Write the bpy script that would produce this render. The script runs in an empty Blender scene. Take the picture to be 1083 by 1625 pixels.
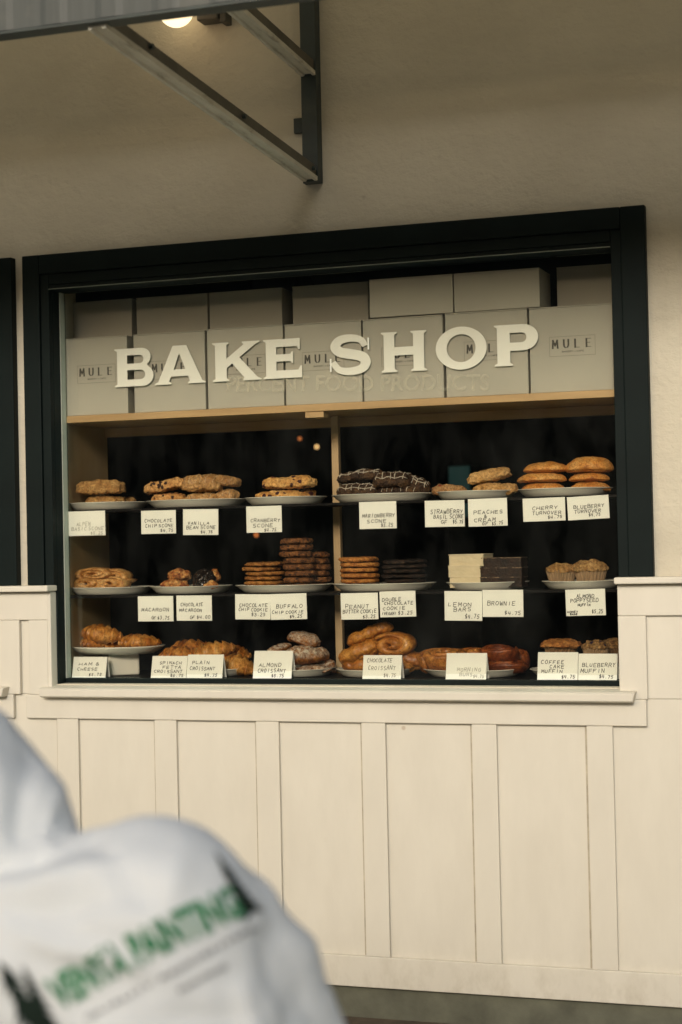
import bpy, bmesh, math, random
from math import radians, sin, cos, pi
from mathutils import Vector, Matrix, noise, Euler

S = bpy.context.scene
COL = S.collection

# ------------------------------------------------------------------ camera
CX, CD, CZ = 1.70, 5.0, 1.4068
YAW, PITCH, ROLL = radians(19.1), radians(1.07), radians(-1.22)
FPX, PW, PH = 2800.0, 1083.0, 1625.0
fw = Vector((-sin(YAW)*cos(PITCH), cos(YAW)*cos(PITCH), sin(PITCH)))
r0 = Vector((cos(YAW), sin(YAW), 0)); u0 = r0.cross(fw)
rt = r0*cos(ROLL)+u0*sin(ROLL); up = -r0*sin(ROLL)+u0*cos(ROLL)
CAM = Vector((CX, -CD, CZ))
cd = bpy.data.cameras.new('camera'); cam = bpy.data.objects.new('camera', cd); COL.objects.link(cam)
cam.matrix_world = Matrix(((rt.x, up.x, -fw.x, CAM.x), (rt.y, up.y, -fw.y, CAM.y), (rt.z, up.z, -fw.z, CAM.z), (0, 0, 0, 1)))
cd.sensor_fit = 'VERTICAL'; cd.sensor_height = 36.0; cd.lens = FPX/PH*36.0
cd.clip_start = 0.05; cd.clip_end = 500
cd.dof.use_dof = True; cd.dof.focus_distance = 5.27; cd.dof.aperture_fstop = 2.7
S.camera = cam

def ray(px, py): return fw+rt*((px-PW/2)/FPX)+up*((PH/2-py)/FPX)
def at(px, py, Y):
    """world point where the sight line of a photo pixel meets the plane y = Y"""
    d = ray(px, py); return CAM+d*((Y+CD)/d.y)

# ------------------------------------------------------------------ world, sun, exposure
SUN_EL, SUN_AZ = radians(19.0), radians(9.0)
w = bpy.data.worlds.new('World'); S.world = w; w.use_nodes = True
nt = w.node_tree; nt.nodes.clear()
sky = nt.nodes.new('ShaderNodeTexSky'); sky.sky_type = 'NISHITA'; sky.sun_disc = False
sky.sun_elevation = SUN_EL; sky.sun_rotation = pi+SUN_AZ; sky.dust_density = 4.0; sky.air_density = 1.2
bg = nt.nodes.new('ShaderNodeBackground'); bg.inputs[1].default_value = 0.12
wo = nt.nodes.new('ShaderNodeOutputWorld')
nt.links.new(sky.outputs[0], bg.inputs[0]); nt.links.new(bg.outputs[0], wo.inputs[0])
sd = bpy.data.lights.new('sun', 'SUN'); sd.energy = 2.2; sd.angle = radians(13); sd.color = (1.0, 0.95, 0.88)
sun = bpy.data.objects.new('sun', sd); COL.objects.link(sun)
sun.rotation_euler = (radians(90)-SUN_EL, 0, SUN_AZ)
S.view_settings.view_transform = 'Standard'; S.view_settings.look = 'None'
S.view_settings.exposure = 0.06; S.view_settings.gamma = 1.0
S.cycles.use_denoising = True
S.cycles.max_bounces = 8

# ------------------------------------------------------------------ materials
def new_mat(name):
    m = bpy.data.materials.new(name); m.use_nodes = True
    return m, m.node_tree, m.node_tree.nodes['Principled BSDF']
def N(nt, t, **k):
    n = nt.nodes.new(t)
    for a, b in k.items():
        if a in n.inputs: n.inputs[a].default_value = b
        else: setattr(n, a, b)
    return n
def c4(c): return (c[0], c[1], c[2], 1.0)
def coords(nt, rnd=False):
    tc = nt.nodes.new('ShaderNodeTexCoord')
    if not rnd: return tc.outputs['Object']
    oi = nt.nodes.new('ShaderNodeObjectInfo')
    v = N(nt, 'ShaderNodeVectorMath', operation='SCALE'); v.inputs[0].default_value = (7.3, 3.1, 5.7)
    nt.links.new(oi.outputs['Random'], v.inputs['Scale'])
    a = N(nt, 'ShaderNodeVectorMath', operation='ADD')
    nt.links.new(tc.outputs['Object'], a.inputs[0]); nt.links.new(v.outputs[0], a.inputs[1])
    return a.outputs[0]
def noise_n(nt, vec, scale, detail=5, rough=0.55):
    n = N(nt, 'ShaderNodeTexNoise', Scale=scale, Detail=detail, Roughness=rough); nt.links.new(vec, n.inputs['Vector']); return n.outputs['Fac']
def ramp(nt, fac, stops):
    r = nt.nodes.new('ShaderNodeValToRGB'); e = r.color_ramp.elements
    while len(e) < len(stops): e.new(0.5)
    for el, (p, c) in zip(e, stops): el.position = p; el.color = c4(c)
    nt.links.new(fac, r.inputs[0]); return r.outputs[0]
def mix(nt, fac, a, b):
    m = N(nt, 'ShaderNodeMix', data_type='RGBA')
    if isinstance(fac, float): m.inputs[0].default_value = fac
    else: nt.links.new(fac, m.inputs[0])
    for v, i in ((a, 6), (b, 7)):
        if isinstance(v, tuple): m.inputs[i].default_value = c4(v)
        else: nt.links.new(v, m.inputs[i])
    return m.outputs[2]
def bump(nt, bs, h, strength, dist):
    b = N(nt, 'ShaderNodeBump', Strength=strength, Distance=dist); nt.links.new(h, b.inputs['Height']); nt.links.new(b.outputs[0], bs.inputs['Normal'])
def maprange(nt, v, a, b, c=0.0, d=1.0):
    m = nt.nodes.new('ShaderNodeMapRange')
    m.inputs[1].default_value = a; m.inputs[2].default_value = b; m.inputs[3].default_value = c; m.inputs[4].default_value = d
    nt.links.new(v, m.inputs[0]); return m.outputs[0]
def stretch(nt, vec, s):
    m = nt.nodes.new('ShaderNodeMapping'); m.inputs['Scale'].default_value = s; nt.links.new(vec, m.inputs[0]); return m.outputs[0]

def mat_plain(name, col, rough=0.6, var=0.12, scale=6.0, bmp=0.0, bscale=60.0, metal=0.0, rnd=False, spec=0.5):
    m, nt, bs = new_mat(name); v = coords(nt, rnd)
    n = noise_n(nt, v, scale)
    lo = tuple(c*(1-var) for c in col); hi = tuple(min(1, c*(1+var)) for c in col)
    nt.links.new(ramp(nt, n, [(0.3, lo), (0.7, hi)]), bs.inputs['Base Color'])
    bs.inputs['Roughness'].default_value = rough; bs.inputs['Metallic'].default_value = metal
    bs.inputs['Specular IOR Level'].default_value = spec
    if bmp: bump(nt, bs, noise_n(nt, v, bscale), bmp, 0.003)
    return m

def mat_stucco():
    m, nt, bs = new_mat('cream stucco'); v = coords(nt)
    big = noise_n(nt, stretch(nt, v, (1.0, 1.0, 1.6)), 2.2, 6, 0.6)
    c = ramp(nt, big, [(0.25, (.49, .445, .345)), (0.55, (.57, .52, .41)), (0.8, (.61, .56, .445))])
    vo = N(nt, 'ShaderNodeTexVoronoi', Scale=4.0, Randomness=1.0); nt.links.new(v, vo.inputs['Vector'])
    sp = maprange(nt, vo.outputs['Distance'], 0.02, 0.045, 0.55, 0.0)
    c = mix(nt, sp, c, (.22, .17, .12))
    st = noise_n(nt, stretch(nt, v, (9, 9, 0.9)), 1.0, 4)
    c = mix(nt, maprange(nt, st, 0.62, 0.8, 0.0, 0.25), c, (.36, .33, .24))
    nt.links.new(c, bs.inputs['Base Color']); bs.inputs['Roughness'].default_value = 0.85
    a = noise_n(nt, v, 38, 6, 0.6); b = noise_n(nt, stretch(nt, v, (1, 1, 2.5)), 9, 3)
    b = noise_n(nt, stretch(nt, v, (1, 1, 1.5)), 13, 5, .65)
    ad = N(nt, 'ShaderNodeMath', operation='MULTIPLY_ADD'); nt.links.new(b, ad.inputs[0]); ad.inputs[1].default_value = 1.5; nt.links.new(a, ad.inputs[2])
    bump(nt, bs, ad.outputs[0], 0.6, 0.008)
    return m

def mat_paint():
    m, nt, bs = new_mat('cream trim paint'); v = coords(nt)
    n = noise_n(nt, stretch(nt, v, (3, 3, 1)), 3.0, 6, 0.6)
    c = ramp(nt, n, [(0.3, (.62, .58, .49)), (0.7, (.675, .635, .54))])
    s = noise_n(nt, stretch(nt, v, (1, 1, .6)), 14, 8, 0.7)
    c = mix(nt, maprange(nt, s, 0.66, 0.8, 0.0, 0.18), c, (.50, .41, .27))
    vo = N(nt, 'ShaderNodeTexVoronoi', Scale=3.7); nt.links.new(v, vo.inputs['Vector'])
    c = mix(nt, maprange(nt, vo.outputs['Distance'], 0.015, 0.03, 0.5, 0.0), c, (.33, .22, .12))
    # splashed dirt along the bottom board
    tc = nt.nodes.new('ShaderNodeNewGeometry'); sx = nt.nodes.new('ShaderNodeSeparateXYZ'); nt.links.new(tc.outputs['Position'], sx.inputs[0])
    d = maprange(nt, sx.outputs['Z'], 0.26, 0.08, 0.0, 1.0)
    dn = N(nt, 'ShaderNodeMath', operation='MULTIPLY'); nt.links.new(d, dn.inputs[0]); nt.links.new(maprange(nt, s, 0.45, 0.7, 0.0, 0.5), dn.inputs[1])
    c = mix(nt, dn.outputs[0], c, (.34, .29, .2))
    nt.links.new(c, bs.inputs['Base Color']); bs.inputs['Roughness'].default_value = 0.5
    bump(nt, bs, noise_n(nt, stretch(nt, v, (1.5, 1.5, .5)), 45, 4), 0.22, 0.002)
    return m

def mat_wood(name, a, b, axis='x', scale=1.0):
    m, nt, bs = new_mat(name); v = coords(nt)
    s = {'x': (1.2, 16, 16), 'y': (16, 1.2, 16), 'z': (16, 16, 1.2)}[axis]
    n = noise_n(nt, stretch(nt, v, tuple(q*scale for q in s)), 2.0, 6, 0.65)
    nt.links.new(ramp(nt, n, [(0.3, a), (0.7, b)]), bs.inputs['Base Color'])
    bs.inputs['Roughness'].default_value = 0.5; bump(nt, bs, n, 0.15, 0.002)
    return m

def mat_food(name, stops, scale=22.0, rough=0.6, bscale=220.0, bstr=0.5, bdist=0.003, chips=None, sugar=None, coat=0.0, wave=None):
    """baked crust: mottled colour, optional inclusions (chips) and sugar dust"""
    m, nt, bs = new_mat(name); v = coords(nt, True)
    stops = [(p, (q[0]*1.08, q[1]*.90, q[2]*.64)) for p, q in stops]
    stops = [(.5+(p-.5)*.55, q) for p, q in stops]
    n = noise_n(nt, v, scale, 6, 0.62)
    c = ramp(nt, n, stops)
    f = noise_n(nt, v, bscale, 4, 0.7)
    c = mix(nt, maprange(nt, f, 0.44, 0.60, 0.0, 0.65), c, tuple(q*0.40 for q in stops[0][1]))
    h = f
    if wave:
        wv = N(nt, 'ShaderNodeTexWave', Scale=wave[0], Distortion=3.0); wv.inputs['Detail'].default_value = 3; nt.links.new(v, wv.inputs['Vector'])
        c = mix(nt, maprange(nt, wv.outputs['Fac'], 0.3, 0.8, 0.0, wave[2]), c, wave[1])
    if chips:
        col, sc, th = chips
        wv = N(nt, 'ShaderNodeVectorMath', operation='ADD'); nn = N(nt, 'ShaderNodeTexNoise', Scale=sc*1.2); nt.links.new(v, nn.inputs['Vector'])
        sc2 = N(nt, 'ShaderNodeVectorMath', operation='SCALE'); sc2.inputs['Scale'].default_value = 0.012; nt.links.new(nn.outputs['Color'], sc2.inputs[0])
        nt.links.new(v, wv.inputs[0]); nt.links.new(sc2.outputs[0], wv.inputs[1])
        vo = N(nt, 'ShaderNodeTexVoronoi', Scale=sc); nt.links.new(wv.outputs[0], vo.inputs['Vector'])
        c = mix(nt, maprange(nt, vo.outputs['Distance'], th, th+0.06, 1.0, 0.0), c, col)
    if sugar:
        g = nt.nodes.new('ShaderNodeNewGeometry'); sx = nt.nodes.new('ShaderNodeSeparateXYZ'); nt.links.new(g.outputs['Normal'], sx.inputs[0])
        up_ = maprange(nt, sx.outputs['Z'], -0.35, 0.5, 0.0, 1.0)
        sn = noise_n(nt, v, sugar[1], 5, 0.75)
        mu = N(nt, 'ShaderNodeMath', operation='MULTIPLY'); nt.links.new(up_, mu.inputs[0]); nt.links.new(maprange(nt, sn, 0.4, 0.62, 0.0, sugar[2]), mu.inputs[1])
        c = mix(nt, mu.outputs[0], c, sugar[0])
    nt.links.new(c, bs.inputs['Base Color']); bs.inputs['Roughness'].default_value = rough
    bs.inputs['Specular IOR Level'].default_value = 0.35
    if coat: bs.inputs['Coat Weight'].default_value = coat; bs.inputs['Coat Roughness'].default_value = 0.25
    bump(nt, bs, h, bstr, bdist)
    return m

def mat_glass():
    m, nt, bs = new_mat('window glass'); nt.nodes.remove(bs)
    out = nt.nodes['Material Output']
    tr = N(nt, 'ShaderNodeBsdfTransparent'); tr.inputs[0].default_value = (.95, .935, .90, 1)
    gl = N(nt, 'ShaderNodeBsdfGlossy'); gl.inputs['Roughness'].default_value = 0.02; gl.inputs[0].default_value = (.8, .95, .95, 1)
    fr = N(nt, 'ShaderNodeFresnel'); fr.inputs[0].default_value = 1.45
    mx = nt.nodes.new('ShaderNodeMixShader'); nt.links.new(fr.outputs[0], mx.inputs[0]); nt.links.new(tr.outputs[0], mx.inputs[1]); nt.links.new(gl.outputs[0], mx.inputs[2])
    df = N(nt, 'ShaderNodeBsdfDiffuse'); df.inputs[0].default_value = (.6, .62, .58, 1); v = coords(nt)
    sm = noise_n(nt, stretch(nt, v, (2.2, 1, 1.1)), 2.5, 7, 0.65); m2 = nt.nodes.new('ShaderNodeMixShader')
    nt.links.new(maprange(nt, sm, 0.42, 0.72, 0.0005, 0.010), m2.inputs[0]); nt.links.new(mx.outputs[0], m2.inputs[1]); nt.links.new(df.outputs[0], m2.inputs[2]); mx = m2
    nt.links.new(mx.outputs[0], out.inputs[0]); return m

def mat_faint():
    m, nt, bs = new_mat('faded decal'); out = nt.nodes['Material Output']
    tr = N(nt, 'ShaderNodeBsdfTransparent'); mx = nt.nodes.new('ShaderNodeMixShader'); mx.inputs[0].default_value = 0.20
    bs.inputs['Base Color'].default_value = (.8, .76, .62, 1)
    nt.links.new(tr.outputs[0], mx.inputs[1]); nt.links.new(bs.outputs[0], mx.inputs[2]); nt.links.new(mx.outputs[0], out.inputs[0]); return m

def mat_emit(name, col, st):
    m, nt, bs = new_mat(name); bs.inputs['Base Color'].default_value = c4(col)
    bs.inputs['Emission Color'].default_value = c4(col); bs.inputs['Emission Strength'].default_value = st; return m

def mat_fascia():
    m, nt, bs = new_mat('weathered grey metal'); v = coords(nt)
    s = noise_n(nt, stretch(nt, v, (30, 1, 1.2)), 2.0, 5, 0.7); b = noise_n(nt, v, 4.0, 5)
    c = ramp(nt, s, [(0.35, (.045, .052, .049)), (0.7, (.060, .068, .064))])
    c = mix(nt, maprange(nt, b, 0.55, 0.75, 0.0, 0.5), c, (.17, .16, .13))
    nt.links.new(c, bs.inputs['Base Color']); bs.inputs['Roughness'].default_value = 0.55; return m

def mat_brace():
    m, nt, bs = new_mat('chipped steel lit underside'); v = coords(nt)
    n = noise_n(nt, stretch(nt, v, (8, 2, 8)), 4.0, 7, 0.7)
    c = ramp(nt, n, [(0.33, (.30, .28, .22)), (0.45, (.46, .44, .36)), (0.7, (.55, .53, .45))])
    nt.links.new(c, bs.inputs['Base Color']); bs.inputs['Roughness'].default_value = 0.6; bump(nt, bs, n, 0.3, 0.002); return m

M = {}
M['jointline'] = mat_plain('darker joint line', (.42, .37, .28), 0.8, 0.35, 15)
M['stucco'] = mat_stucco(); M['paint'] = mat_paint()
M['dark'] = mat_plain('dark green gloss paint', (.0045, .0090, .0085), 0.6, 0.25, 5, 0.12, 30, spec=.12)
M['steel'] = mat_plain('dark green steel', (.025, .036, .034), 0.5, 0.3, 9, 0.1, 40)
M['fascia'] = mat_fascia(); M['brace'] = mat_brace(); M['armshade'] = mat_plain('steel shaded side', (.075, .068, .05), 0.6, 0.3, 12)
M['roof'] = mat_plain('added translucent roof', (.50, .45, .36), 0.8, 0.1, 6)  # translucency added so fill light reaches the upper wall
_nt = M['roof'].node_tree; _b = _nt.nodes['Principled BSDF']; _t = N(_nt, 'ShaderNodeBsdfTranslucent'); _t.inputs[0].default_value = (.43, .40, .30, 1)
_m = _nt.nodes.new('ShaderNodeMixShader'); _m.inputs[0].default_value = .75; _nt.links.new(_b.outputs[0], _m.inputs[1]); _nt.links.new(_t.outputs[0], _m.inputs[2]); _nt.links.new(_m.outputs[0], _nt.nodes['Material Output'].inputs[0])
M['boards'] = mat_plain('dark roof felt', (.12, .11, .09), 0.8, 0.2, 6)
M['concrete'] = mat_plain('grey concrete plinth', (.12, .12, .085), 0.85, 0.3, 9, 0.5, 50)
M['brick'] = mat_plain('brown ground strip', (.10, .075, .05), 0.9, 0.4, 14, 0.8, 60)
M['pave'] = mat_plain('pale concrete paving', (.44, .40, .32), 0.9, 0.08, 14, 0.6, 90)
M['asphalt'] = mat_plain('asphalt', (.09, .085, .08), 0.9, 0.25, 12, 0.5, 120)
M['opp'] = mat_plain('dark brick', (.035, .035, .03), 0.9, 0.3, 1.5)
M['oppwin'] = mat_plain('dark shop glass', (.02, .03, .03), 0.2, 0.2, 1)
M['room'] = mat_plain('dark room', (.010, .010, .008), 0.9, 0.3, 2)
M['wood'] = mat_wood('pine shelf wood', (.40, .255, .115), (.56, .38, .19), 'x')
M['woodz'] = mat_wood('pine post wood', (.42, .29, .15), (.56, .41, .23), 'z')
M['panel'] = mat_wood('birch ply side', (.36, .25, .13), (.43, .31, .165), 'z', 0.5)
M['highlight'] = mat_plain('dull green bead', (.10, .12, .10), 0.4, 0.2, 10)
M['strip'] = mat_plain('pale glazing strip', (.36, .38, .31), 0.5, 0.1, 10)
M['shelf'] = mat_plain('black shelf board', (.006, .005, .005), 0.6, 0.2, 10, spec=.12)
M['china'] = mat_plain('white glazed china', (.76, .74, .65), 0.22, 0.04, 5)
M['carton'] = mat_plain('white carton', (.45, .43, .37), 0.7, 0.05, 4, 0.05, 30, rnd=True)
M['card'] = mat_plain('white card', (.82, .815, .76), 0.7, 0.03, 8, rnd=True)
M['ink'] = mat_plain('black marker ink', (.012, .012, .012), 0.6, 0.1, 50)
M['paleink'] = mat_plain('pale pencil', (.36, .35, .31), 0.7, 0.25, 90)
M['print'] = mat_plain('dark grey print', (.07, .065, .055), 0.6, 0.1, 30)
M['printline'] = mat_plain('grey print line', (.2, .19, .16), 0.6, 0.1, 30)
M['vinyl'] = mat_plain('cream vinyl', (.88, .87, .82), 0.5, 0.03, 5)
M['glass'] = mat_glass(); M['faint'] = mat_faint()
M['bulb'] = mat_emit('lit bulb', (1.0, .80, .50), 1.6)
M['lampmetal'] = mat_plain('grey lamp metal', (.05, .048, .04), 0.5, 0.2, 20)
M['interiorlamp'] = mat_emit('far warm lamp', (1.0, .62, .25), 0.9)
M['interiorred'] = mat_emit('far red lamp', (1.0, .3, .08), 0.45)
M['tealwin'] = mat_emit('dim teal light', (.05, .115, .105), 0.25)
M['sweat'] = None

G = dict(gold=(.50, .27, .085), pale=(.58, .40, .19), brown=(.26, .105, .03), dark=(.10, .04, .015))
M['scone_seed'] = mat_food('seeded scone crust', [(.3, (.30, .17, .07)), (.5, (.46, .30, .14)), (.75, (.58, .42, .22))], 40, 0.75, 190, 0.8, 0.004)
M['scone_choc'] = mat_food('chocolate chip scone crust', [(.3, (.46, .25, .11)), (.5, (.60, .39, .19)), (.75, (.68, .49, .28))], 18, 0.7, 160, 0.5, 0.003, chips=((.03, .012, .008), 52, 0.33))
M['scone_van'] = mat_food('glazed vanilla scone', [(.3, (.36, .22, .11)), (.5, (.47, .31, .16)), (.75, (.56, .40, .23))], 20, 0.45, 180, 0.6, 0.003)
M['scone_cran'] = mat_food('cranberry scone crust', [(.3, (.50, .28, .10)), (.5, (.66, .44, .19)), (.75, (.72, .53, .28))], 18, 0.7, 160, 0.5, 0.003, chips=((.05, .010, .010), 40, 0.28))
M['scone_marion'] = mat_food('dark berry scone', [(.3, (.028, .016, .012)), (.5, (.06, .035, .022)), (.75, (.11, .07, .04))], 30, 0.6, 190, 0.8, 0.004)
M['icing'] = mat_plain('thin white icing', (.50, .45, .37), 0.35, 0.15, 60)
M['icing2'] = mat_plain('sheer icing', (.60, .48, .32), 0.35, 0.2, 60)
M['scone_straw'] = mat_food('strawberry scone crust', [(.3, (.28, .16, .09)), (.5, (.42, .29, .17)), (.75, (.52, .38, .24))], 28, 0.7, 180, 0.6, 0.003, chips=((.25, .03, .02), 30, 0.16))
M['scone_peach'] = mat_food('pale peach scone', [(.3, (.44, .28, .12)), (.5, (.58, .41, .21)), (.75, (.66, .5, .3))], 30, 0.7, 170, 0.8, 0.004)
M['turnover'] = mat_food('flaky turnover crust', [(.28, (.46, .19, .045)), (.5, (.64, .34, .10)), (.75, (.72, .48, .22))], 26, 0.5, 200, 0.6, 0.003)
M['cookie_cc'] = mat_food('golden cookie edge', [(.3, (.22, .10, .03)), (.5, (.40, .20, .065)), (.75, (.50, .28, .10))], 50, 0.7, 190, 0.8, 0.003)
M['cookie_bc'] = mat_food('brown oat cookie', [(.3, (.09, .04, .018)), (.5, (.20, .09, .035)), (.75, (.30, .15, .06))], 60, 0.7, 190, 0.9, 0.004, chips=((.03, .012, .008), 60, 0.22))
M['cookie_pb'] = mat_food('peanut cookie', [(.3, (.30, .12, .03)), (.5, (.50, .24, .065)), (.75, (.58, .32, .11))], 45, 0.7, 190, 0.8, 0.003)
M['cookie_dc'] = mat_food('black cocoa cookie', [(.3, (.010, .007, .006)), (.5, (.022, .014, .012)), (.75, (.04, .025, .02))], 45, 0.75, 190, 0.8, 0.003)
M['danish'] = mat_food('pale flaky danish', [(.3, (.36, .18, .06)), (.5, (.58, .37, .17)), (.75, (.68, .50, .28))], 30, 0.5, 180, 0.4, 0.002)
M['macaroon'] = mat_food('toasted coconut', [(.32, (.24, .07, .02)), (.5, (.50, .23, .07)), (.7, (.68, .45, .22))], 60, 0.6, 130, 1.0, 0.006)
M['chocdip'] = mat_plain('dark chocolate coating', (.014, .009, .007), 0.22, 0.2, 30)
M['ham'] = mat_food('golden croissant crust', [(.3, (.33, .13, .028)), (.5, (.54, .27, .07)), (.75, (.64, .40, .16))], 26, 0.4, 120, 0.35, 0.002, coat=0.15)
M['plain'] = mat_food('butter croissant crust', [(.3, (.38, .18, .045)), (.5, (.56, .32, .10)), (.75, (.66, .44, .19))], 26, 0.4, 120, 0.35, 0.002, coat=0.15)
M['spin'] = mat_food('deep golden croissant crust', [(.3, (.25, .09, .018)), (.5, (.42, .19, .045)), (.75, (.54, .29, .09))], 26, 0.4, 120, 0.35, 0.002, coat=0.15)
M['almond'] = mat_food('sugared almond croissant', [(.3, (.14, .05, .015)), (.5, (.27, .12, .035)), (.75, (.4, .2, .07))], 40, 0.6, 150, 0.8, 0.004, sugar=((.68, .62, .5), 110, 0.9))
M['painchoc'] = mat_food('glazed pastry crust', [(.3, (.30, .12, .025)), (.5, (.46, .22, .055)), (.75, (.56, .32, .10))], 18, 0.4, 110, 0.35, 0.002, coat=0.12)
M['bun'] = mat_food('sticky cinnamon bun', [(.3, (.22, .08, .02)), (.5, (.42, .19, .05)), (.75, (.56, .31, .10))], 24, 0.35, 120, 0.5, 0.003, coat=0.25)
M['bunred'] = mat_food('dark sticky bun', [(.3, (.10, .025, .010)), (.5, (.22, .06, .018)), (.75, (.34, .12, .035))], 26, 0.35, 120, 0.6, 0.003, coat=0.25)
M['lemon'] = mat_plain('lemon bar crumb', (.64, .55, .37), 0.75, 0.06, 25, 0.3, 160, rnd=True)
M['lemontop'] = mat_plain('powdered top', (.66, .57, .40), 0.8, 0.08, 30)
M['brownie'] = mat_food('brownie crumb', [(.3, (.010, .006, .005)), (.5, (.022, .013, .010)), (.75, (.04, .022, .016))], 30, 0.55, 160, 0.8, 0.004)
M['brownietop'] = mat_food('cracked brownie top', [(.35, (.03, .02, .016)), (.5, (.15, .12, .095)), (.7, (.20, .165, .13))], 60, 0.5, 150, 0.5, 0.002)
M['wrap'] = mat_plain('fluted paper cup', (.30, .20, .11), 0.75, 0.15, 40, rnd=True)
M['wrapdark'] = mat_plain('brown paper cup', (.20, .11, .045), 0.75, 0.2, 40, rnd=True)
M['muf_poppy'] = mat_food('poppyseed crumb top', [(.3, (.32, .19, .08)), (.5, (.46, .32, .16)), (.75, (.56, .43, .25))], 50, 0.75, 150, 1.0, 0.005, chips=((.03, .03, .03), 170, 0.12))
M['muf_coffee'] = mat_food('coffee cake crumb top', [(.3, (.25, .10, .03)), (.5, (.42, .20, .065)), (.75, (.52, .30, .12))], 50, 0.7, 150, 1.0, 0.005)
M['muf_blue'] = mat_food('blueberry crumb top', [(.3, (.17, .10, .05)), (.5, (.30, .20, .10)), (.75, (.42, .31, .18))], 50, 0.75, 150, 1.0, 0.005, chips=((.03, .02, .05), 50, 0.2))

# ------------------------------------------------------------------ mesh helpers
def link(name, bm, mat=None, parent=None, smooth=False, loc=None, rot=None, bevel=0.0):
    bmesh.ops.recalc_face_normals(bm, faces=bm.faces)
    me = bpy.data.meshes.new(name); bm.to_mesh(me); bm.free()
    if smooth:
        for p in me.polygons: p.use_smooth = True
    o = bpy.data.objects.new(name, me); COL.objects.link(o)
    if mat: me.materials.append(M[mat] if isinstance(mat, str) else mat)
    if parent: o.parent = parent
    if loc: o.location = loc
    if rot: o.rotation_euler = rot
    if bevel:
        b = o.modifiers.new('bevel', 'BEVEL'); b.width = bevel; b.segments = 2; b.limit_method = 'ANGLE'
    return o
def tag(o, label=None, cat=None, group=None, kind=None):
    if label: o['label'] = label
    if cat: o['category'] = cat
    if group: o['group'] = group
    if kind: o['kind'] = kind
    return o
def empty(name, loc, label, cat, group=None, rz=0):
    o = bpy.data.objects.new(name, None); COL.objects.link(o); o.location = loc; o.rotation_euler.z = rz
    o.empty_display_size = 0.05
    return tag(o, label, cat, group)
def bx(bm, x0, x1, y0, y1, z0, z1):
    r = bmesh.ops.create_cube(bm, size=1.0)
    bmesh.ops.scale(bm, vec=(x1-x0, y1-y0, z1-z0), verts=r['verts'])
    bmesh.ops.translate(bm, vec=((x0+x1)/2, (y0+y1)/2, (z0+z1)/2), verts=r['verts'])
    return r['verts']
def box(name, x0, x1, y0, y1, z0, z1, mat, parent=None, bevel=0.0, smooth=False):
    """box in world numbers; if parented, the parent's location is taken off"""
    bm = bmesh.new(); c = Vector(((x0+x1)/2, (y0+y1)/2, z0))
    bx(bm, x0-c.x, x1-c.x, y0-c.y, y1-c.y, 0, z1-z0)
    p = parent
    off = Vector((0, 0, 0))
    while p: off += p.location; p = p.parent
    return link(name, bm, mat, parent, smooth, c-off, None, bevel)
def lathe(bm, prof, n=40, sx=1.0, sy=1.0, close=False):
    rings = []
    for r, z in prof:
        rings.append([bm.verts.new((r*sx*cos(2*pi*i/n), r*sy*sin(2*pi*i/n), z)) for i in range(n)])
    for a, b in zip(rings, rings[1:]):
        for i in range(n): bm.faces.new((a[i], a[(i+1) % n], b[(i+1) % n], b[i]))
    if prof[0][0] > 1e-6: bm.faces.new(rings[0])
    if prof[-1][0] > 1e-6: bm.faces.new(rings[-1])
    return rings
def tube(bm, pts, rad, n=8, flat=1.0, closed=False):
    """swept tube; rad may be a list; flat squashes the section vertically"""
    pts = [Vector(p) for p in pts]; L = len(pts); rings = []
    prev = None
    for i, p in enumerate(pts):
        t = (pts[min(i+1, L-1)]-pts[max(i-1, 0)])
        t = t.normalized() if t.length > 1e-9 else Vector((1, 0, 0))
        a = Vector((0, 0, 1)) if abs(t.z) < 0.95 else Vector((0, 1, 0))
        s = t.cross(a).normalized(); q = s.cross(t)
        if prev and s.dot(prev) < 0: s = -s; q = -q
        prev = s
        r = rad[i] if isinstance(rad, (list, tuple)) else rad
        rings.append([bm.verts.new(p+s*(r*cos(2*pi*k/n))+q*(r*flat*sin(2*pi*k/n))) for k in range(n)])
    for a, b in zip(rings, rings[1:]):
        for k in range(n): bm.faces.new((a[k], a[(k+1) % n], b[(k+1) % n], b[k]))
    bm.faces.new(rings[0]); bm.faces.new(rings[-1])
def jitter(bm, amp, freq, seed, axes=(1, 1, 1)):
    o = Vector((seed*3.17, seed*1.91, seed*0.73))
    for v in bm.verts:
        n = noise.noise_vector(v.co*freq+o)*amp + noise.noise_vector(v.co*freq*2.7+o)*amp*0.45
        v.co += Vector((n.x*axes[0], n.y*axes[1], n.z*axes[2]))

# ------------------------------------------------------------------ ground and street (setting)
bm = bmesh.new(); bx(bm, -60, 60, -90, 60, -0.3, -0.004)
tag(link('ground', bm, 'asphalt'), kind='structure')
bm = bmesh.new(); bx(bm, -25, 25, -8.0, -0.303, -0.2, 0.0)
tag(link('pavement', bm, 'pave'), kind='structure')
bm = bmesh.new(); bx(bm, -25, 25, -0.30, 0.3, -0.2, 0.003)  # brown strip added along the wall, darker than the paving
tag(link('pavement', bm, 'brick'), kind='structure')
bm = bmesh.new(); bx(bm, -25, 25, -8.16, -8.003, -0.2, 0.012)
# the street side lies level with the pavement here
tag(link('kerb', bm, 'concrete', bevel=0.01), kind='structure')

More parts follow.
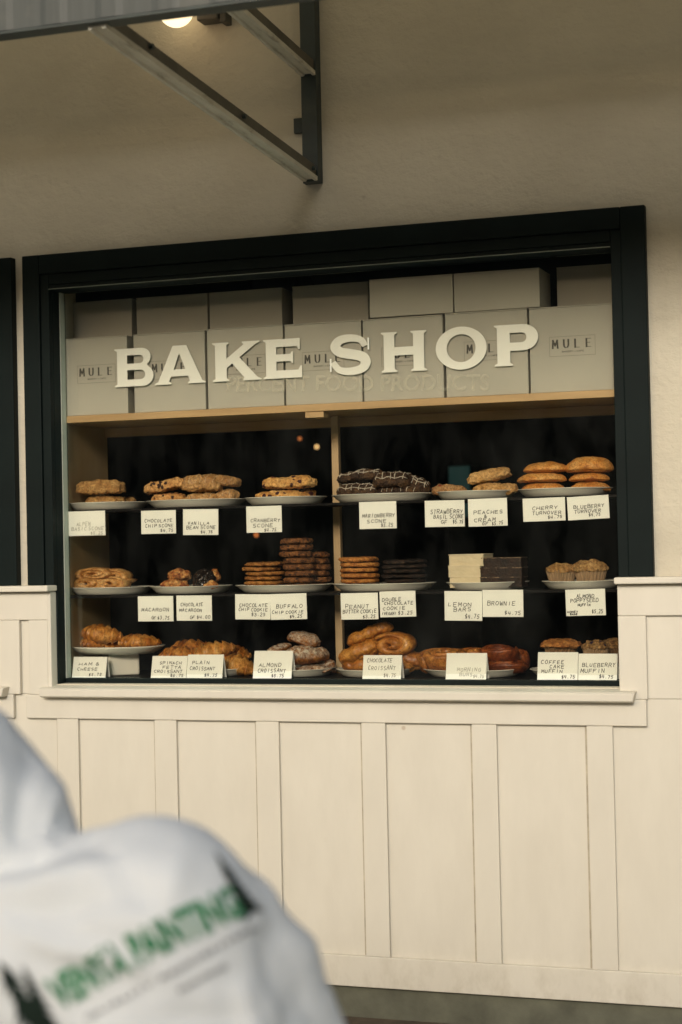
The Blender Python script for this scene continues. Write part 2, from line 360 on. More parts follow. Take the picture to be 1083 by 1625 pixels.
# ------------------------------------------------------------------ shop building
bld = empty('shop_building', (0, 0.1, 0), 'cream stuccoed shop front with panelled wainscot and dark green window frames', 'building')
WX0, WX1, WZ0, WZ1 = -1.02, 0.83, 0.985, 2.26
LX0, LX1 = -3.05, -1.20
def wall_mesh():
    xs = [-7, LX0, LX1, WX0, WX1, 6]; zs = [0.10, WZ0, WZ1, 4.6]
    bm = bmesh.new()
    y0, y1 = 0.0, 0.22
    def hole(i, j): return j == 1 and i in (1, 3)
    vs = {}
    def V(x, y, z):
        k = (round(x, 4), y, round(z, 4))
        if k not in vs: vs[k] = bm.verts.new((x, y, z))
        return vs[k]
    for i in range(5):
        for j in range(3):
            if hole(i, j):
                a, b, c, d = xs[i], xs[i+1], zs[j], zs[j+1]
                for q in (((a, c), (a, d)), ((b, c), (b, d)), ((a, c), (b, c)), ((a, d), (b, d))):
                    (p, r), (s, t) = q
                    bm.faces.new((V(p, y0, r), V(s, y0, t), V(s, y1, t), V(p, y1, r)))
                continue
            for y in (y0, y1):
                bm.faces.new((V(xs[i], y, zs[j]), V(xs[i+1], y, zs[j]), V(xs[i+1], y, zs[j+1]), V(xs[i], y, zs[j+1])))
    for v in bm.verts: v.co.y -= 0.1
    return bm
link('wall', wall_mesh(), 'stucco', bld)
box('plinth', -7, 6, -0.012, 0.2, 0.0, 0.0985, 'concrete', bld)
for x in (-7.05, 6.0): box('side_wall', x, x+0.05, 0.002, 6, 0.0, 4.6, 'stucco', bld)
box('rear_wall', -7, 6, 6.0, 6.05, 0.0, 4.6, 'stucco', bld)
box('flat_roof', -7.1, 6.1, -0.05, 6.1, 4.603, 4.7, 'boards', bld)

# --- wainscot: boards on the lower wall
PY = -0.022      # panel face
RY = -0.036      # rails, stiles and battens
wn = box('wainscot', -7, 6, PY, -0.001, 0.100, 0.955, 'paint', bld)
def wbox(name, x0, x1, y0, y1, z0, z1, bev=0.0025, mat='paint'): return box(name, x0, x1, y0, y1, z0, z1, mat, wn, bev)
wbox('bottom_rail', -7, 6, RY, PY-0.0005, 0.0985, 0.190)
k = -12
for k in range(-12, 16):
    cxb = -0.944+0.337*k
    wbox('batten', cxb-0.037, cxb+0.037, RY+0.001, PY-0.0005, 0.1905, 0.8790, 0.0012)
    wbox('joint_line', cxb-0.0445, cxb-0.0372, PY-0.0006, PY-0.0001, 0.1905, 0.8790, 0, 'jointline')  # darker strip draws the joint line in place of an open gap
# apron board below the sill, and outer boards
wbox('apron_board', -1.088, 0.876, RY-0.004, PY-0.0005, 0.8795, 0.9545, 0.003)
wbox('apron_board', -3.15, -1.132, RY-0.004, PY-0.0005, 0.8795, 0.9545, 0.003)
# raised blocks beside the window: backing sheet, stile, top rail
for (a, b) in ((0.801, 6.0), (-1.21, -1.012), ):
    wbox('side_panel', a, b, PY, -0.001, 0.9555, 1.278)
wbox('top_rail', 0.801, 6.0, RY, PY-0.0005, 1.190, 1.2775)
wbox('stile', 0.801, 0.880, RY-0.002, PY-0.0005, 0.955, 1.1895)
wbox('top_rail', -1.21, -1.008, RY, PY-0.0005, 1.190, 1.2775)
wbox('stile', -1.075, -1.008, RY-0.002, PY-0.0005, 0.955, 1.1895)
wbox('stile', -1.21, -1.108, RY-0.002, PY-0.0005, 0.955, 1.1895)
# return of the left block into the window
wbox('return_board', -1.010, -0.996, RY, 0.03, 0.9555, 1.278)
# second run further right, behind nothing in the picture
wbox('apron_board', 0.95, 6.0, RY-0.004, PY-0.0005, 0.8795, 0.9545, 0.003) if False else None
for (a, b) in ((0.797, 6.0), (-1.21, -0.990)):
    wbox('cap', a, b, -0.066, 0.0 if a > 0 else -0.0, 1.280, 1.299, 0.004)
def sill(x0, x1):
    bm = bmesh.new()
    # sloped top board, bevelled nose
    pr = [(0.045, 0.9555), (-0.072, 0.9485), (-0.080, 0.953), (-0.080, 0.9735), (-0.072, 0.978), (0.045, 0.984)]
    A = [bm.verts.new((x0+(0.006 if z < 0.96 else 0), y-0.1, z)) for y, z in pr]; B = [bm.verts.new((x1-(0.006 if z < 0.96 else 0), y-0.1, z)) for y, z in pr]
    n = len(pr)
    for i in range(n): bm.faces.new((A[i], A[(i+1) % n], B[(i+1) % n], B[i]))
    bm.faces.new(A); bm.faces.new(B)
    return link('window_sill', bm, 'paint', bld, bevel=0.0015)
sill(-1.022, 0.850); sill(-3.15, -1.146)

# --- windows
def window(x0, x1, i0, i1, cut=None):
    """dark casing x0..x1 with opening i0..i1; local numbers are world numbers minus the building's place"""
    zb = 1.00
    fr = box('window_frame', x0, i0-.030, -0.030, 0.001, 1.2995, 2.348, 'dark', bld, 0.003)
    def f(n, a, b, c, d, e, g, bev=0.002): return box(n, a, b, c, d, e, g, 'dark', fr, bev)
    f('casing', i1+.030, x1, -0.030, 0.001, 1.2995, 2.348, 0.003)
    f('inner_stop', i0-.0295, i0, -0.022, 0.001, 1.2995, 2.286, 0.002); f('inner_stop', i1, i1+.0295, -0.022, 0.001, 1.2995, 2.286, 0.002)
    f('inner_stop', i0+.0005, i1-.0005, -0.022, 0.001, 2.252, 2.286, 0.002)
    f('head_casing', i0-.0295, i1+.0295, -0.030, 0.001, 2.2865, 2.348, 0.003)
    # inner reveal and sash
    f('jamb', i0-0.012, i0+0.0, 0.0015, 0.09, 0.985, 2.26)
    f('jamb', i1-0.0, i1+0.025, 0.0015, 0.09, 0.985, 2.2515)
    f('head_jamb', i0, i1, -0.019, 0.09, 2.236, 2.2515)
    f('bottom_bead', i0, i1, 0.045, 0.0695, 0.9845, 1.000, 0.002)
    gl = box('window_pane', i0+0.001, i1-0.001, 0.070, 0.074, 1.0005, 2.2355, 'glass', bld)
    return fr, gl
wf, glass = window(-1.080, 0.903, -0.990, 0.803)
window(-3.15, -1.118, -3.05, -1.215)
box('glazing_strip', -0.9895, -0.9865, 0.046, 0.078, 1.0005, 2.2355, 'strip', bld)
# head bead: a highlight line put into a paler colour
box('head_highlight', -0.989, 0.802, -0.0265, -0.0222, 2.236, 2.2385, 'highlight', wf)

# interior shell of the shop
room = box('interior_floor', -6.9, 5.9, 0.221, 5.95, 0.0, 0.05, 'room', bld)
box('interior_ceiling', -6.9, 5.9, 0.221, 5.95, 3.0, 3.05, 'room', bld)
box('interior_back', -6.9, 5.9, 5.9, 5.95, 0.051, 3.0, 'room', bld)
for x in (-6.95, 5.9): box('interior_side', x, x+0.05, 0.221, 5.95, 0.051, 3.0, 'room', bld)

# ------------------------------------------------------------------ stroke lettering (hand-written cards, carton print)
def arc(cx, cy, rx, ry, a0, a1, n=7): return [(cx+rx*cos(radians(a0+(a1-a0)*i/n)), cy+ry*sin(radians(a0+(a1-a0)*i/n))) for i in range(n+1)]
FONT = {
 'A': [[(0, 0), (.5, 1), (1, 0)], [(.2, .38), (.8, .38)]],
 'B': [[(0, 0), (0, 1)], [(0, 1)]+arc(.55, .77, .3, .23, 90, -90)+[(0, .54)], [(.4, .54)]+arc(.6, .27, .35, .27, 90, -90)+[(0, 0)]],
 'C': [arc(.55, .5, .5, .5, 50, 310, 9)],
 'D': [[(0, 0), (0, 1)], [(0, 1)]+arc(.4, .5, .55, .5, 90, -90, 9)+[(0, 0)]],
 'E': [[(0, 0), (0, 1)], [(0, 1), (.9, 1)], [(0, .52), (.75, .52)], [(0, 0), (.9, 0)]],
 'F': [[(0, 0), (0, 1)], [(0, 1), (.9, 1)], [(0, .52), (.7, .52)]],
 'G': [arc(.55, .5, .5, .5, 50, 360, 10)+[(.6, .5)]],
 'H': [[(0, 0), (0, 1)], [(.95, 0), (.95, 1)], [(0, .5), (.95, .5)]],
 'I': [[(.5, 0), (.5, 1)]],
 'J': [[(.8, 1), (.8, .3)]+arc(.45, .3, .35, .3, 0, -160)],
 'K': [[(0, 0), (0, 1)], [(.9, 1), (0, .45)], [(.25, .6), (.95, 0)]],
 'L': [[(0, 1), (0, 0), (.85, 0)]],
 'M': [[(0, 0), (.08, 1), (.5, .3), (.92, 1), (1, 0)]],
 'N': [[(0, 0), (0, 1), (.9, 0), (.9, 1)]],
 'O': [arc(.5, .5, .5, .5, 90, 450, 12)],
 'P': [[(0, 0), (0, 1)], [(0, 1)]+arc(.55, .73, .35, .27, 90, -90)+[(0, .46)]],
 'R': [[(0, 0), (0, 1)], [(0, 1)]+arc(.55, .75, .33, .25, 90, -90)+[(0, .5)], [(.4, .5), (.95, 0)]],
 'S': [arc(.52, .76, .42, .24, 40, 250, 7)+arc(.48, .26, .44, .26, 80, -140, 7)],
 'T': [[(0, 1), (1, 1)], [(.5, 1), (.5, 0)]],
 'U': [[(0, 1), (0, .4)]+arc(.45, .4, .45, .4, 180, 360)+[(.9, 1)]],
 'V': [[(0, 1), (.45, 0), (.95, 1)]],
 'W': [[(0, 1), (.25, 0), (.5, .7), (.75, 0), (1, 1)]],
 'X': [[(0, 0), (.9, 1)], [(0, 1), (.9, 0)]],
 'Y': [[(0, 1), (.45, .5), (.9, 1)], [(.45, .5), (.4, 0)]],
 'Z': [[(0, 1), (.9, 1), (0, 0), (.9, 0)]],
 '&': [[(.95, .05), (.2, .75)]+arc(.42, .8, .22, .2, 180, 0, 5)+[(.1, .3)]+arc(.4, .22, .3, .22, 170, 350, 6)+[(.9, .45)]],
 '$': [arc(.5, .68, .4, .2, 40, 250, 6)+arc(.5, .3, .4, .2, 80, -140, 6), [(.5, 1.1), (.5, -.1)]],
 '0': [arc(.5, .5, .45, .5, 90, 450, 10)], '1': [[(.5, 0), (.5, 1)]],
 '2': [arc(.45, .72, .4, .28, 160, -30, 6)+[(0, 0), (.9, 0)]],
 '3': [arc(.42, .76, .38, .24, 150, -90, 6)+arc(.42, .27, .42, .27, 90, -150, 6)],
 '4': [[(.1, 1), (0, .4), (.95, .4)], [(.75, 1), (.7, 0)]],
 '5': [[(.9, 1), (.2, 1), (.1, .55)]+arc(.42, .3, .42, .3, 110, -150, 7)],
 '6': [[(.7, 1)]+arc(.45, .3, .4, .3, 160, 520, 10)], '7': [[(0, 1), (.9, 1), (.35, 0)]],
 '.': [[(.4, 0), (.5, .08)]], '(': [arc(1.1, .5, .7, .65, 140, 220, 5)], ')': [arc(-.2, .5, .7, .65, 40, -40, 5)], '+': [[(.1, .4), (.9, .4)], [(.5, 0), (.5, .8)]],
}
def strokes(bm, text, x0, x1, z0, h, wdt, y=0.0, rnd=None, thin=None, gap=0.35, skew=0.0, yj=0.00006):
    """ribbons of ink in the XZ plane facing -Y; the text fills x0..x1"""
    cells = sum((0.55 if c == ' ' else 1.0+gap) for c in text)-gap
    cw = (x1-x0)/cells; x = x0; q = 0
    for c in text:
        if c == ' ': x += 0.55*cw; continue
        dz = rnd.uniform(-.1, .1)*h if rnd else 0; hh = h*(rnd.uniform(.86, 1.1) if rnd else 1)
        ww = cw*(rnd.uniform(.85, 1.05) if rnd else 1)
        for pl in FONT.get(c, []):
            P = [(x+px*ww+skew*pz*hh, z0+dz+pz*hh) for px, pz in pl]
            if rnd: P = [(a+rnd.uniform(-.05, .05)*cw, b+rnd.uniform(-.05, .05)*h) for a, b in P]
            for (a, b), (c_, d) in zip(P, P[1:]):
                L = math.hypot(c_-a, d-b)
                if L < 1e-7: continue
                ux, uz = (c_-a)/L, (d-b)/L; hw = wdt/2
                if thin: hw *= thin+(1-thin)*(abs(uz)**2)
                e = hw*0.5
                yy = y-q*yj; q = (q+1) % 5
                vs = [bm.verts.new(v) for v in ((a-ux*e-uz*hw, yy, b-uz*e+ux*hw), (a-ux*e+uz*hw, yy, b-uz*e-ux*hw), (c_+ux*e+uz*hw, yy, d+uz*e-ux*hw), (c_+ux*e-uz*hw, yy, d+uz*e+ux*hw))]
                bm.faces.new(vs)
        x += (1.0+gap)*cw

# ------------------------------------------------------------------ BAKE SHOP window lettering
def outline_mesh(loops, thick=0.0005):
    """filled flat letter (first loop outer, others holes), given real thickness"""
    cu = bpy.data.curves.new('letter', 'CURVE'); cu.dimensions = '2D'; cu.fill_mode = 'BOTH'; cu.extrude = thick
    for lp in loops:
        sp = cu.splines.new('POLY'); sp.points.add(len(lp)-1)
        for p, (x, z) in zip(sp.points, lp): p.co = (x, z, 0, 1)
        sp.use_cyclic_u = True
    o = bpy.data.objects.new('letter', cu); COL.objects.link(o)
    bpy.context.view_layer.update()
    me = bpy.data.meshes.new_from_object(o.evaluated_get(bpy.context.evaluated_depsgraph_get()))
    bpy.data.objects.remove(o); me.transform(Matrix.Rotation(radians(90), 4, 'X'))
    return me
def thick_path(P, T):
    L, R_ = [], []
    n = len(P)
    for i, (x, y) in enumerate(P):
        a = P[max(i-1, 0)]; b = P[min(i+1, n-1)]
        dx, dy = b[0]-a[0], b[1]-a[1]; l = math.hypot(dx, dy) or 1
        t = T(i/(n-1))/2
        L.append((x-dy/l*t, y+dx/l*t)); R_.append((x+dy/l*t, y-dx/l*t))
    return L+R_[::-1]
def catmull(P, n=6):
    out = []
    for i in range(len(P)-1):
        p0 = P[max(i-1, 0)]; p1 = P[i]; p2 = P[i+1]; p3 = P[min(i+2, len(P)-1)]
        for k in range(n):
            t = k/n
            out.append(tuple(0.5*((2*p1[j])+(-p0[j]+p2[j])*t+(2*p0[j]-5*p1[j]+4*p2[j]-p3[j])*t*t+(-p0[j]+3*p1[j]-3*p2[j]+p3[j])*t**3) for j in (0, 1)))
    return out+[P[-1]]
s_ = .055; q_ = .03
LET = {
 'B': [[(-.07, 1), (.60, 1)]+arc(.66, .765, .24, .235, 90, -55, 9)+arc(.68, .275, .29, .275, 58, -90, 10)+[(-.07, 0), (-.07, q_), (0, .07), (0, .93), (-.07, 1-q_)],
       [(.27, .82), (.60, .82)]+arc(.61, .71, .10, .11, 90, -90, 7)+[(.27, .60)],
       [(.27, .43), (.62, .43)]+arc(.63, .305, .12, .125, 90, -90, 7)+[(.27, .18)]],
 'A': [[(.36, 1), (.64, 1), (.95, .07), (1.02, q_), (1.02, 0), (.66, 0), (.66, q_), (.70, .07), (.665, .20), (.315, .20), (.275, .07), (.32, q_), (.32, 0), (-.02, 0), (-.02, q_), (.05, .07)],
       [(.37, .38), (.61, .38), (.49, .80)]],
 'K': [[(-.03, 1), (.33, 1), (.33, 1-q_), (.28, .93), (.28, .58), (.66, .93), (.62, 1-q_), (.62, 1), (1.0, 1), (1.0, 1-q_), (.92, .93), (.56, .60), (.95, .07), (1.03, q_), (1.03, 0), (.64, 0), (.64, q_), (.66, .08), (.40, .45), (.28, .34), (.28, .07), (.33, q_), (.33, 0), (-.03, 0), (-.03, q_), (.03, .07), (.03, .93), (-.03, 1-q_)]],
 'E': [[(-.04, 1), (.95, 1), (.95, .72), (.915, .72), (.87, .80), (.31, .80), (.31, .61), (.69, .61), (.73, .67), (.765, .67), (.765, .37), (.73, .37), (.69, .43), (.31, .43), (.31, .20), (.90, .20), (.965, .30), (1, .30), (1, 0), (-.04, 0), (-.04, q_), (.03, .07), (.03, .93), (-.04, 1-q_)]],
 'H': [[(-.03, 1), (.34, 1), (.34, 1-q_), (.28, .93), (.28, .62), (.72, .62), (.72, .93), (.66, 1-q_), (.66, 1), (1.03, 1), (1.03, 1-q_), (.97, .93), (.97, .07), (1.03, q_), (1.03, 0), (.66, 0), (.66, q_), (.72, .07), (.72, .41), (.28, .41), (.28, .07), (.34, q_), (.34, 0), (-.03, 0), (-.03, q_), (.03, .07), (.03, .93), (-.03, 1-q_)]],
 'O': [arc(.5, .5, .51, .53, 0, 351, 39), arc(.5, .5, .29, .345, 0, 351, 39)],
 'P': [[(-.05, 1), (.62, 1)]+arc(.64, .68, .37, .32, 90, -90, 12)+[(.33, .36), (.33, .07), (.39, q_), (.39, 0), (-.05, 0), (-.05, q_), (.02, .07), (.02, .93), (-.05, 1-q_)],
       [(.33, .80), (.60, .80)]+arc(.61, .68, .12, .12, 90, -90, 8)+[(.33, .56)]],
}
sp_ = catmull([(.84, .70), (.74, .86), (.50, .92), (.26, .87), (.16, .72), (.26, .58), (.50, .515), (.76, .44), (.85, .29), (.76, .14), (.50, .08), (.24, .13), (.10, .33)])
LET['S'] = [thick_path(sp_, lambda t: .13+.12*(1-abs(2*t-1)**1.6)+.0)]
GLY = 0.0747
SPANS = [('B', -.796, -.661), ('A', -.657, -.483), ('K', -.459, -.297), ('E', -.289, -.163), ('S', -.070, .058), ('H', .092, .234), ('O', .262, .418), ('P', .441, .573)]
for ch, a, b in SPANS:
    a += (a-1.7)/5.045*.0297; b += (b-1.7)/5.045*.0297
    xs_ = [p[0] for p in LET[ch][0]]; lo, hi = min(xs_), max(xs_)
    z0, z1 = 1.9245, 2.0455
    lps = [[((x-(lo+hi)/2)/(hi-lo)*(b-a), z*(z1-z0)) for x, z in lp] for lp in LET[ch]]
    me = outline_mesh(lps); o = bpy.data.objects.new('letter', me); COL.objects.link(o)
    me.materials.append(M['vinyl']); o.parent = glass
    off = bld.location+glass.location
    o.location = Vector(((a+b)/2, GLY, z0))-off
    if ch == 'S':
        for (x, z, dx, dz) in (((.93-.5)*.135, .60, .005, .30), ((.025-.5)*.135, .09, .005, .33)):
            bm = bmesh.new(); bx(bm, x-dx/2, x+dx/2, -0.0009, 0.0002, z*(z1-z0), (z+dz)*(z1-z0))
            link('letter_serif', bm, 'vinyl', o)
# faint older lettering below
def text_mesh(txt, size, bold=0.0, spacing=1.0, res=3):
    cu = bpy.data.curves.new('t', 'FONT'); cu.body = txt; cu.size = size; cu.offset = bold; cu.space_character = spacing; cu.resolution_u = res
    o = bpy.data.objects.new('t', cu); COL.objects.link(o); bpy.context.view_layer.update()
    me = bpy.data.meshes.new_from_object(o.evaluated_get(bpy.context.evaluated_depsgraph_get())); bpy.data.objects.remove(o)
    return me
me = text_mesh('PERCENT FOOD PRODUCTS', 0.055, 0.0012)
xs_ = [v.co.x for v in me.vertices]; ys_ = [v.co.y for v in me.vertices]
wd = max(xs_)-min(xs_); hh = max(ys_)-min(ys_)
me.transform(Matrix.Translation((-min(xs_), -min(ys_), 0)))
me.transform(Matrix.Diagonal((0.843/wd, 0.050/hh, 1, 1))); me.transform(Matrix.Rotation(radians(90), 4, 'X'))
o = bpy.data.objects.new('faded_lettering', me); COL.objects.link(o); me.materials.append(M['faint']); o.parent = glass
o.location = Vector((-0.427, GLY+0.0005, 1.891))-bld.location-glass.location; o.rotation_euler.y = math.atan(0.037/0.843)

# ------------------------------------------------------------------ display shelving
SY0, SY1 = 0.080, 0.400
PX0, PX1 = -1.004, 0.815
Z1, Z2, Z3, ZT = 1.536, 1.262, 1.0005, 1.840     # lower, middle and sill levels, top plank
unit = empty('display_shelf_unit', (-0.1, 0.24, 0.9), 'pine display shelving with dark shelves standing behind the shop window', 'shelving')
box('side_panel', PX0-0.018, PX0, SY0, SY1, 0.90, ZT-0.0225, 'panel', unit, 0.001)
box('side_panel', PX1, PX1+0.018, SY0, SY1, 0.90, ZT-0.0225, 'panel', unit, 0.001)
box('top_plank', PX0-0.018, PX1+0.018, SY0-0.002, SY1, ZT-0.022, ZT, 'wood', unit, 0.0015)
box('rear_rail', PX0, PX1, SY1-0.022, SY1-0.001, ZT-0.052, ZT-0.0225, 'wood', unit, 0.001)
box('centre_post', -0.163, -0.140, 0.300, 0.322, 0.90, ZT-0.0225, 'woodz', unit, 0.001)
box('block', -0.170, -0.110, 0.083, 0.13, ZT-0.041, ZT-0.0225, 'wood', unit, 0.001)
for z in (Z1, Z2):
    # the shelf is notched round the post: two boards and a front strip
    bm = bmesh.new()
    box('shelf', PX0+0.0005, PX1-0.0005, SY0, 0.299, z-0.008, z, 'shelf', unit, 0.0008)
box('base_board', PX0+0.0005, PX1-0.0005, 0.0725, SY1, 0.955, Z3-0.0005, 'shelf', unit, 0.0008)

# ------------------------------------------------------------------ white cartons on the top plank
def carton(x0, x1, y0, y1, z0, z1, label, logo, rz=0.0):
    cx, cy = (x0+x1)/2, (y0+y1)/2; W, D, H = x1-x0, y1-y0, z1-z0
    t = empty('cake_carton', (cx, cy, z0), label, 'carton', 'white bakery cartons on the top plank', rz)
    bm = bmesh.new(); bx(bm, -W/2, W/2, -D/2, D/2, 0, H-0.004)
    link('carton_body', bm, 'carton', t, bevel=0.0015)
    bm = bmesh.new(); bx(bm, -W/2-0.0008, W/2+0.0008, -D/2-0.0008, D/2+0.0008, H-0.0035, H)
    link('lid', bm, 'carton', t, bevel=0.001)
    if logo:
        bm = bmesh.new(); lx0, lx1, lz0, lz1 = -0.068, 0.068, H-0.147, H-0.089
        y = -D/2-0.0012; t_ = 0.0009
        for (a, b, c, d) in ((lx0, lx1, lz0, lz0+t_), (lx0, lx1, lz1-t_, lz1), (lx0, lx0+t_, lz0, lz1), (lx1-t_, lx1, lz0, lz1)):
            f = [bm.verts.new(v) for v in ((a, y, c), (b, y, c), (b, y, d), (a, y, d))]; bm.faces.new(f)
        link('printed_border', bm, 'printline', t)
        bm = bmesh.new()
        strokes(bm, 'MULE', -0.058, 0.057, H-0.123, 0.024, 0.0052, y, thin=0.28, gap=1.25)
        strokes(bm, 'BAKERY + CAFE', -0.030, 0.034, H-0.136, 0.0042, 0.0009, y, gap=0.4)
        link('printed_name', bm, 'print', t)
    return t
ZB = ZT+0.0008
bxs = [(-1.000, -.779), (-.757, -.509), (-.503, -.248), (-.242, .007), (.013, .266), (.272, .523), (.529, .784)]
names = ['leftmost and narrowest of the front cartons', 'front carton behind the letters B and A', 'front carton behind the letter K', 'front carton behind the letter E',
         'front carton behind the letters S and H', 'front carton behind the letters H and O', 'rightmost front carton, its printed name clear of the window letters']
names = ['white printed carton, '+n for n in names]
random.seed(4)
for i, (a, b) in enumerate(bxs):
    carton(a+.009, b+.008, 0.0845+random.uniform(0, .003), 0.335, ZB, ZB+0.249+random.uniform(0, .003), names[i], True, radians(random.uniform(-.4, .4)) if i else 0)
ZU = ZB+0.2535
up_f = [(.036, .298, 'flat plain carton on top, the left one of the two set forward'), (.302, .562, 'flat plain carton on top, the right one of the two set forward, its side showing')]
for a, b, n in up_f: carton(a+.009, b+.009, 0.086, 0.24, ZU, ZU+0.116, n, False)
up_b = [(-1.080, -.851, 'set back carton above the leftmost printed carton'), (-.833, -.578, 'set back plain carton over the window letter A'), (-.571, -.318, 'set back plain carton over the window letter K'),
        (-.281, -.026, 'set back plain carton over the gap between the two words'), (.58, .83, 'set back plain carton at the right end of the row')]
for a, b, n in up_b: carton(a-(a-1.7)/5.3*.09, b-(b-1.7)/5.3*.09, 0.200, 0.44, ZU-0.0 if False else ZU, ZU+0.130, n, False)
# the rear cartons stand on a second row hidden behind the printed ones
box('rear_plank', -1.10, 0.833, SY1+0.001, 0.56, ZT-0.022, ZT, 'wood', unit, 0.001)

# ------------------------------------------------------------------ plates
def plate(px0, px1, z, label, ry=0.125, Y=0.205, h=0.0225, stand=None):
    a, b = at(px0, 800 if z > 1.5 else 930 if z > 1.2 else 1065, Y).x, at(px1, 800 if z > 1.5 else 930 if z > 1.2 else 1065, Y).x
    rx = (b-a)/2*0.995; cx = (a+b)/2
    t = bmesh.new(); k = rx
    prof = [(0, .0045), (.72, .0045), (.76, .0015), (.79, 0), (.82, .002), (.90, h*.50), (.955, h*.86), (.985, h-.0005), (1.0, h+.0005), (.99, h+.0018), (.95, h+.0005), (.88, h*.55+.003), (.80, .0085), (.7, .0078), (0, .0078)]
    lathe(t, prof, 72, rx, ry)
    for v in t.verts: pass
    o = link('serving_plate', t, 'china', None, True, (cx, Y, z+0.0006))
    return tag(o, label, 'plate', 'white china plates along the shelves')
plate(112, 234, Z1, 'white plate under the two seeded scones at the left end of the top row')
plate(236, 390, Z1, 'white plate holding chocolate chip and vanilla scones')
plate(392, 517, Z1, 'white plate under the cranberry scones beside the wooden post')
plate(529, 690, Z1, 'white plate under the dark iced berry scones')
plate(692, 822, Z1, 'white plate with the strawberry scone and the pale peach scones')
plate(823, 974, Z1, 'white plate under the piled turnovers')
plate(113, 241, Z2, 'white plate under the coiled pale danish pastries')
plate(243, 366, Z2, 'white plate with coconut macaroons')
plate(377, 528, Z2, 'white plate under the chip cookie stacks left of the post')
plate(530, 692, Z2, 'white plate under peanut butter and black cocoa cookies')
plate(710, 840, Z2, 'white plate with lemon bars and brownies')
plate(861, 990, Z2, 'white plate with two paper-cupped muffins on the middle shelf')
# cake stand, bottom left
ct = bmesh.new(); zb = Z3
plx0, plx1 = at(115, 1040, .205).x, at(259, 1040, .205).x
t = empty('cake_stand', ((plx0+plx1)/2, 0.205, zb), 'white footed cake stand raised over the ham and cheese card', 'cake stand')
lathe(ct, [(0, .070), (.60, .070), (.76, .069), (.90, .080), (.97, .090), (1.0, .0935), (.98, .0948), (.93, .090), (.80, .0795), (0, .0792)], 72, (plx1-plx0)/2, .125)
link('stand_plate', ct, 'china', t, True)
ct = bmesh.new(); bx(ct, -.052, .052, -.052, .052, 0, .0695); link('foot', ct, 'china', t, False, (.012, 0, 0), (0, 0, radians(38)), .006)
plate(262, 402, Z3, 'white plate under the plain and spinach croissants', h=.022)
plate(424, 531, Z3, 'white plate under the sugar dusted almond croissants', h=.022)
plate(536, 660, Z3, 'white plate under the chocolate croissants', h=.022)
plate(673, 835, Z3, 'white plate under the sticky morning buns', h=.022)
plate(842, 985, Z3, 'white plate behind the two muffin cards in the bottom right corner', h=.022)

# ------------------------------------------------------------------ pastry builders: each returns a bmesh filling W x D x H, resting on z = 0
def fit(bm, W, D, H):
    xs = [v.co.x for v in bm.verts]; ys = [v.co.y for v in bm.verts]; zs = [v.co.z for v in bm.verts]
    sx, sy, sz = W/(max(xs)-min(xs)), D/(max(ys)-min(ys)), H/(max(zs)-min(zs))
    mx, my, mz = (max(xs)+min(xs))/2, (max(ys)+min(ys))/2, min(zs)
    for v in bm.verts: v.co = Vector(((v.co.x-mx)*sx, (v.co.y-my)*sy, (v.co.z-mz)*sz))
    return bm
def lump(W, D, H, seed, amp=.006, freq=22, flat=.35, pw=2.3, wedge=0.0, sub=5):
    bm = bmesh.new(); bmesh.ops.create_icosphere(bm, subdivisions=sub, radius=1.0)
    for v in bm.verts:
        x, y, z = v.co
        k = (abs(x)**pw+abs(y)**pw+abs(z)**pw)**(-1/pw)
        x, y, z = x*k, y*k, z*k
        if z < 0: z *= flat
        if wedge: y *= 1-wedge*(x*.5+.5); z *= 1-0.25*wedge*(x*.5+.5)
        v.co = Vector((x*W/2, y*D/2, z*H/(1+flat)))
    jitter(bm, amp, freq, seed)
    for v in bm.verts:
        pass
    return fit(bm, W, D, H)
def scone(W, D, H, seed):
    rn = random.Random(seed); bm = lump(W, D, H, seed, .006, 24, .45, rn.uniform(2.6, 3.8), rn.uniform(.1, .35), 6)
    o = Vector((seed*1.3, 2, 5))
    for v in bm.verts:
        n = noise.noise_vector(v.co*85+o)*.0042+noise.noise_vector(v.co*220+o)*.0014; v.co += n
    return fit(bm, W, D, H)
def cookie(W, D, H, seed):
    bm = bmesh.new(); R = W/2
    prof = [(0, 0), (.4, 0), (.7, 0), (.9, .0), (.98, .16), (1.0, .42), (.985, .7), (.94, .9), (.85, 1), (.6, 1.02), (.3, 1.0), (0, 1)]
    lathe(bm, [(r*R, z*H) for r, z in prof], 64, 1, D/W)
    rn = Vector((seed*2.3, seed*.7, 0))
    for v in bm.verts:
        r = math.hypot(v.co.x, v.co.y)
        if r > R*.3:
            n = noise.noise(Vector((v.co.x*75, v.co.y*75, v.co.z*260))+rn)*.0060+noise.noise(v.co*25+rn)*.005
            v.co.x += v.co.x/r*n; v.co.y += v.co.y/r*n; v.co.z += noise.noise(Vector((v.co.x*55, v.co.y*55, 0))+rn)*.0034
    return fit(bm, W, D, H)
def turnover(W, D, H, seed):
    bm = bmesh.new(); nu, nv = 56, 28; rows = []
    for i in range(nu+1):
        u = -1+2*i/nu; row = []
        for j in range(nv):
            a = 2*pi*j/nv; w_ = (1-abs(u)**2.6)**.6 if abs(u) < 1 else 0.02
            w_ = max(w_, .03)
            y = cos(a)*w_; z = sin(a)
            z = (max(z, 0)**.9)*w_ if z >= 0 else z*.28*w_**.6
            if abs(z) < .25 and abs(cos(a)) > .9: z *= .5
            row.append(bm.verts.new((u*W/2, y*D/2, z*H/1.28)))
        rows.append(row)
    for a, b in zip(rows, rows[1:]):
        for j in range(nv): bm.faces.new((a[j], a[(j+1) % nv], b[(j+1) % nv], b[j]))
    bm.faces.new(rows[0]); bm.faces.new(rows[-1])
    jitter(bm, .0028, 45, seed)
    return fit(bm, W, D, H)
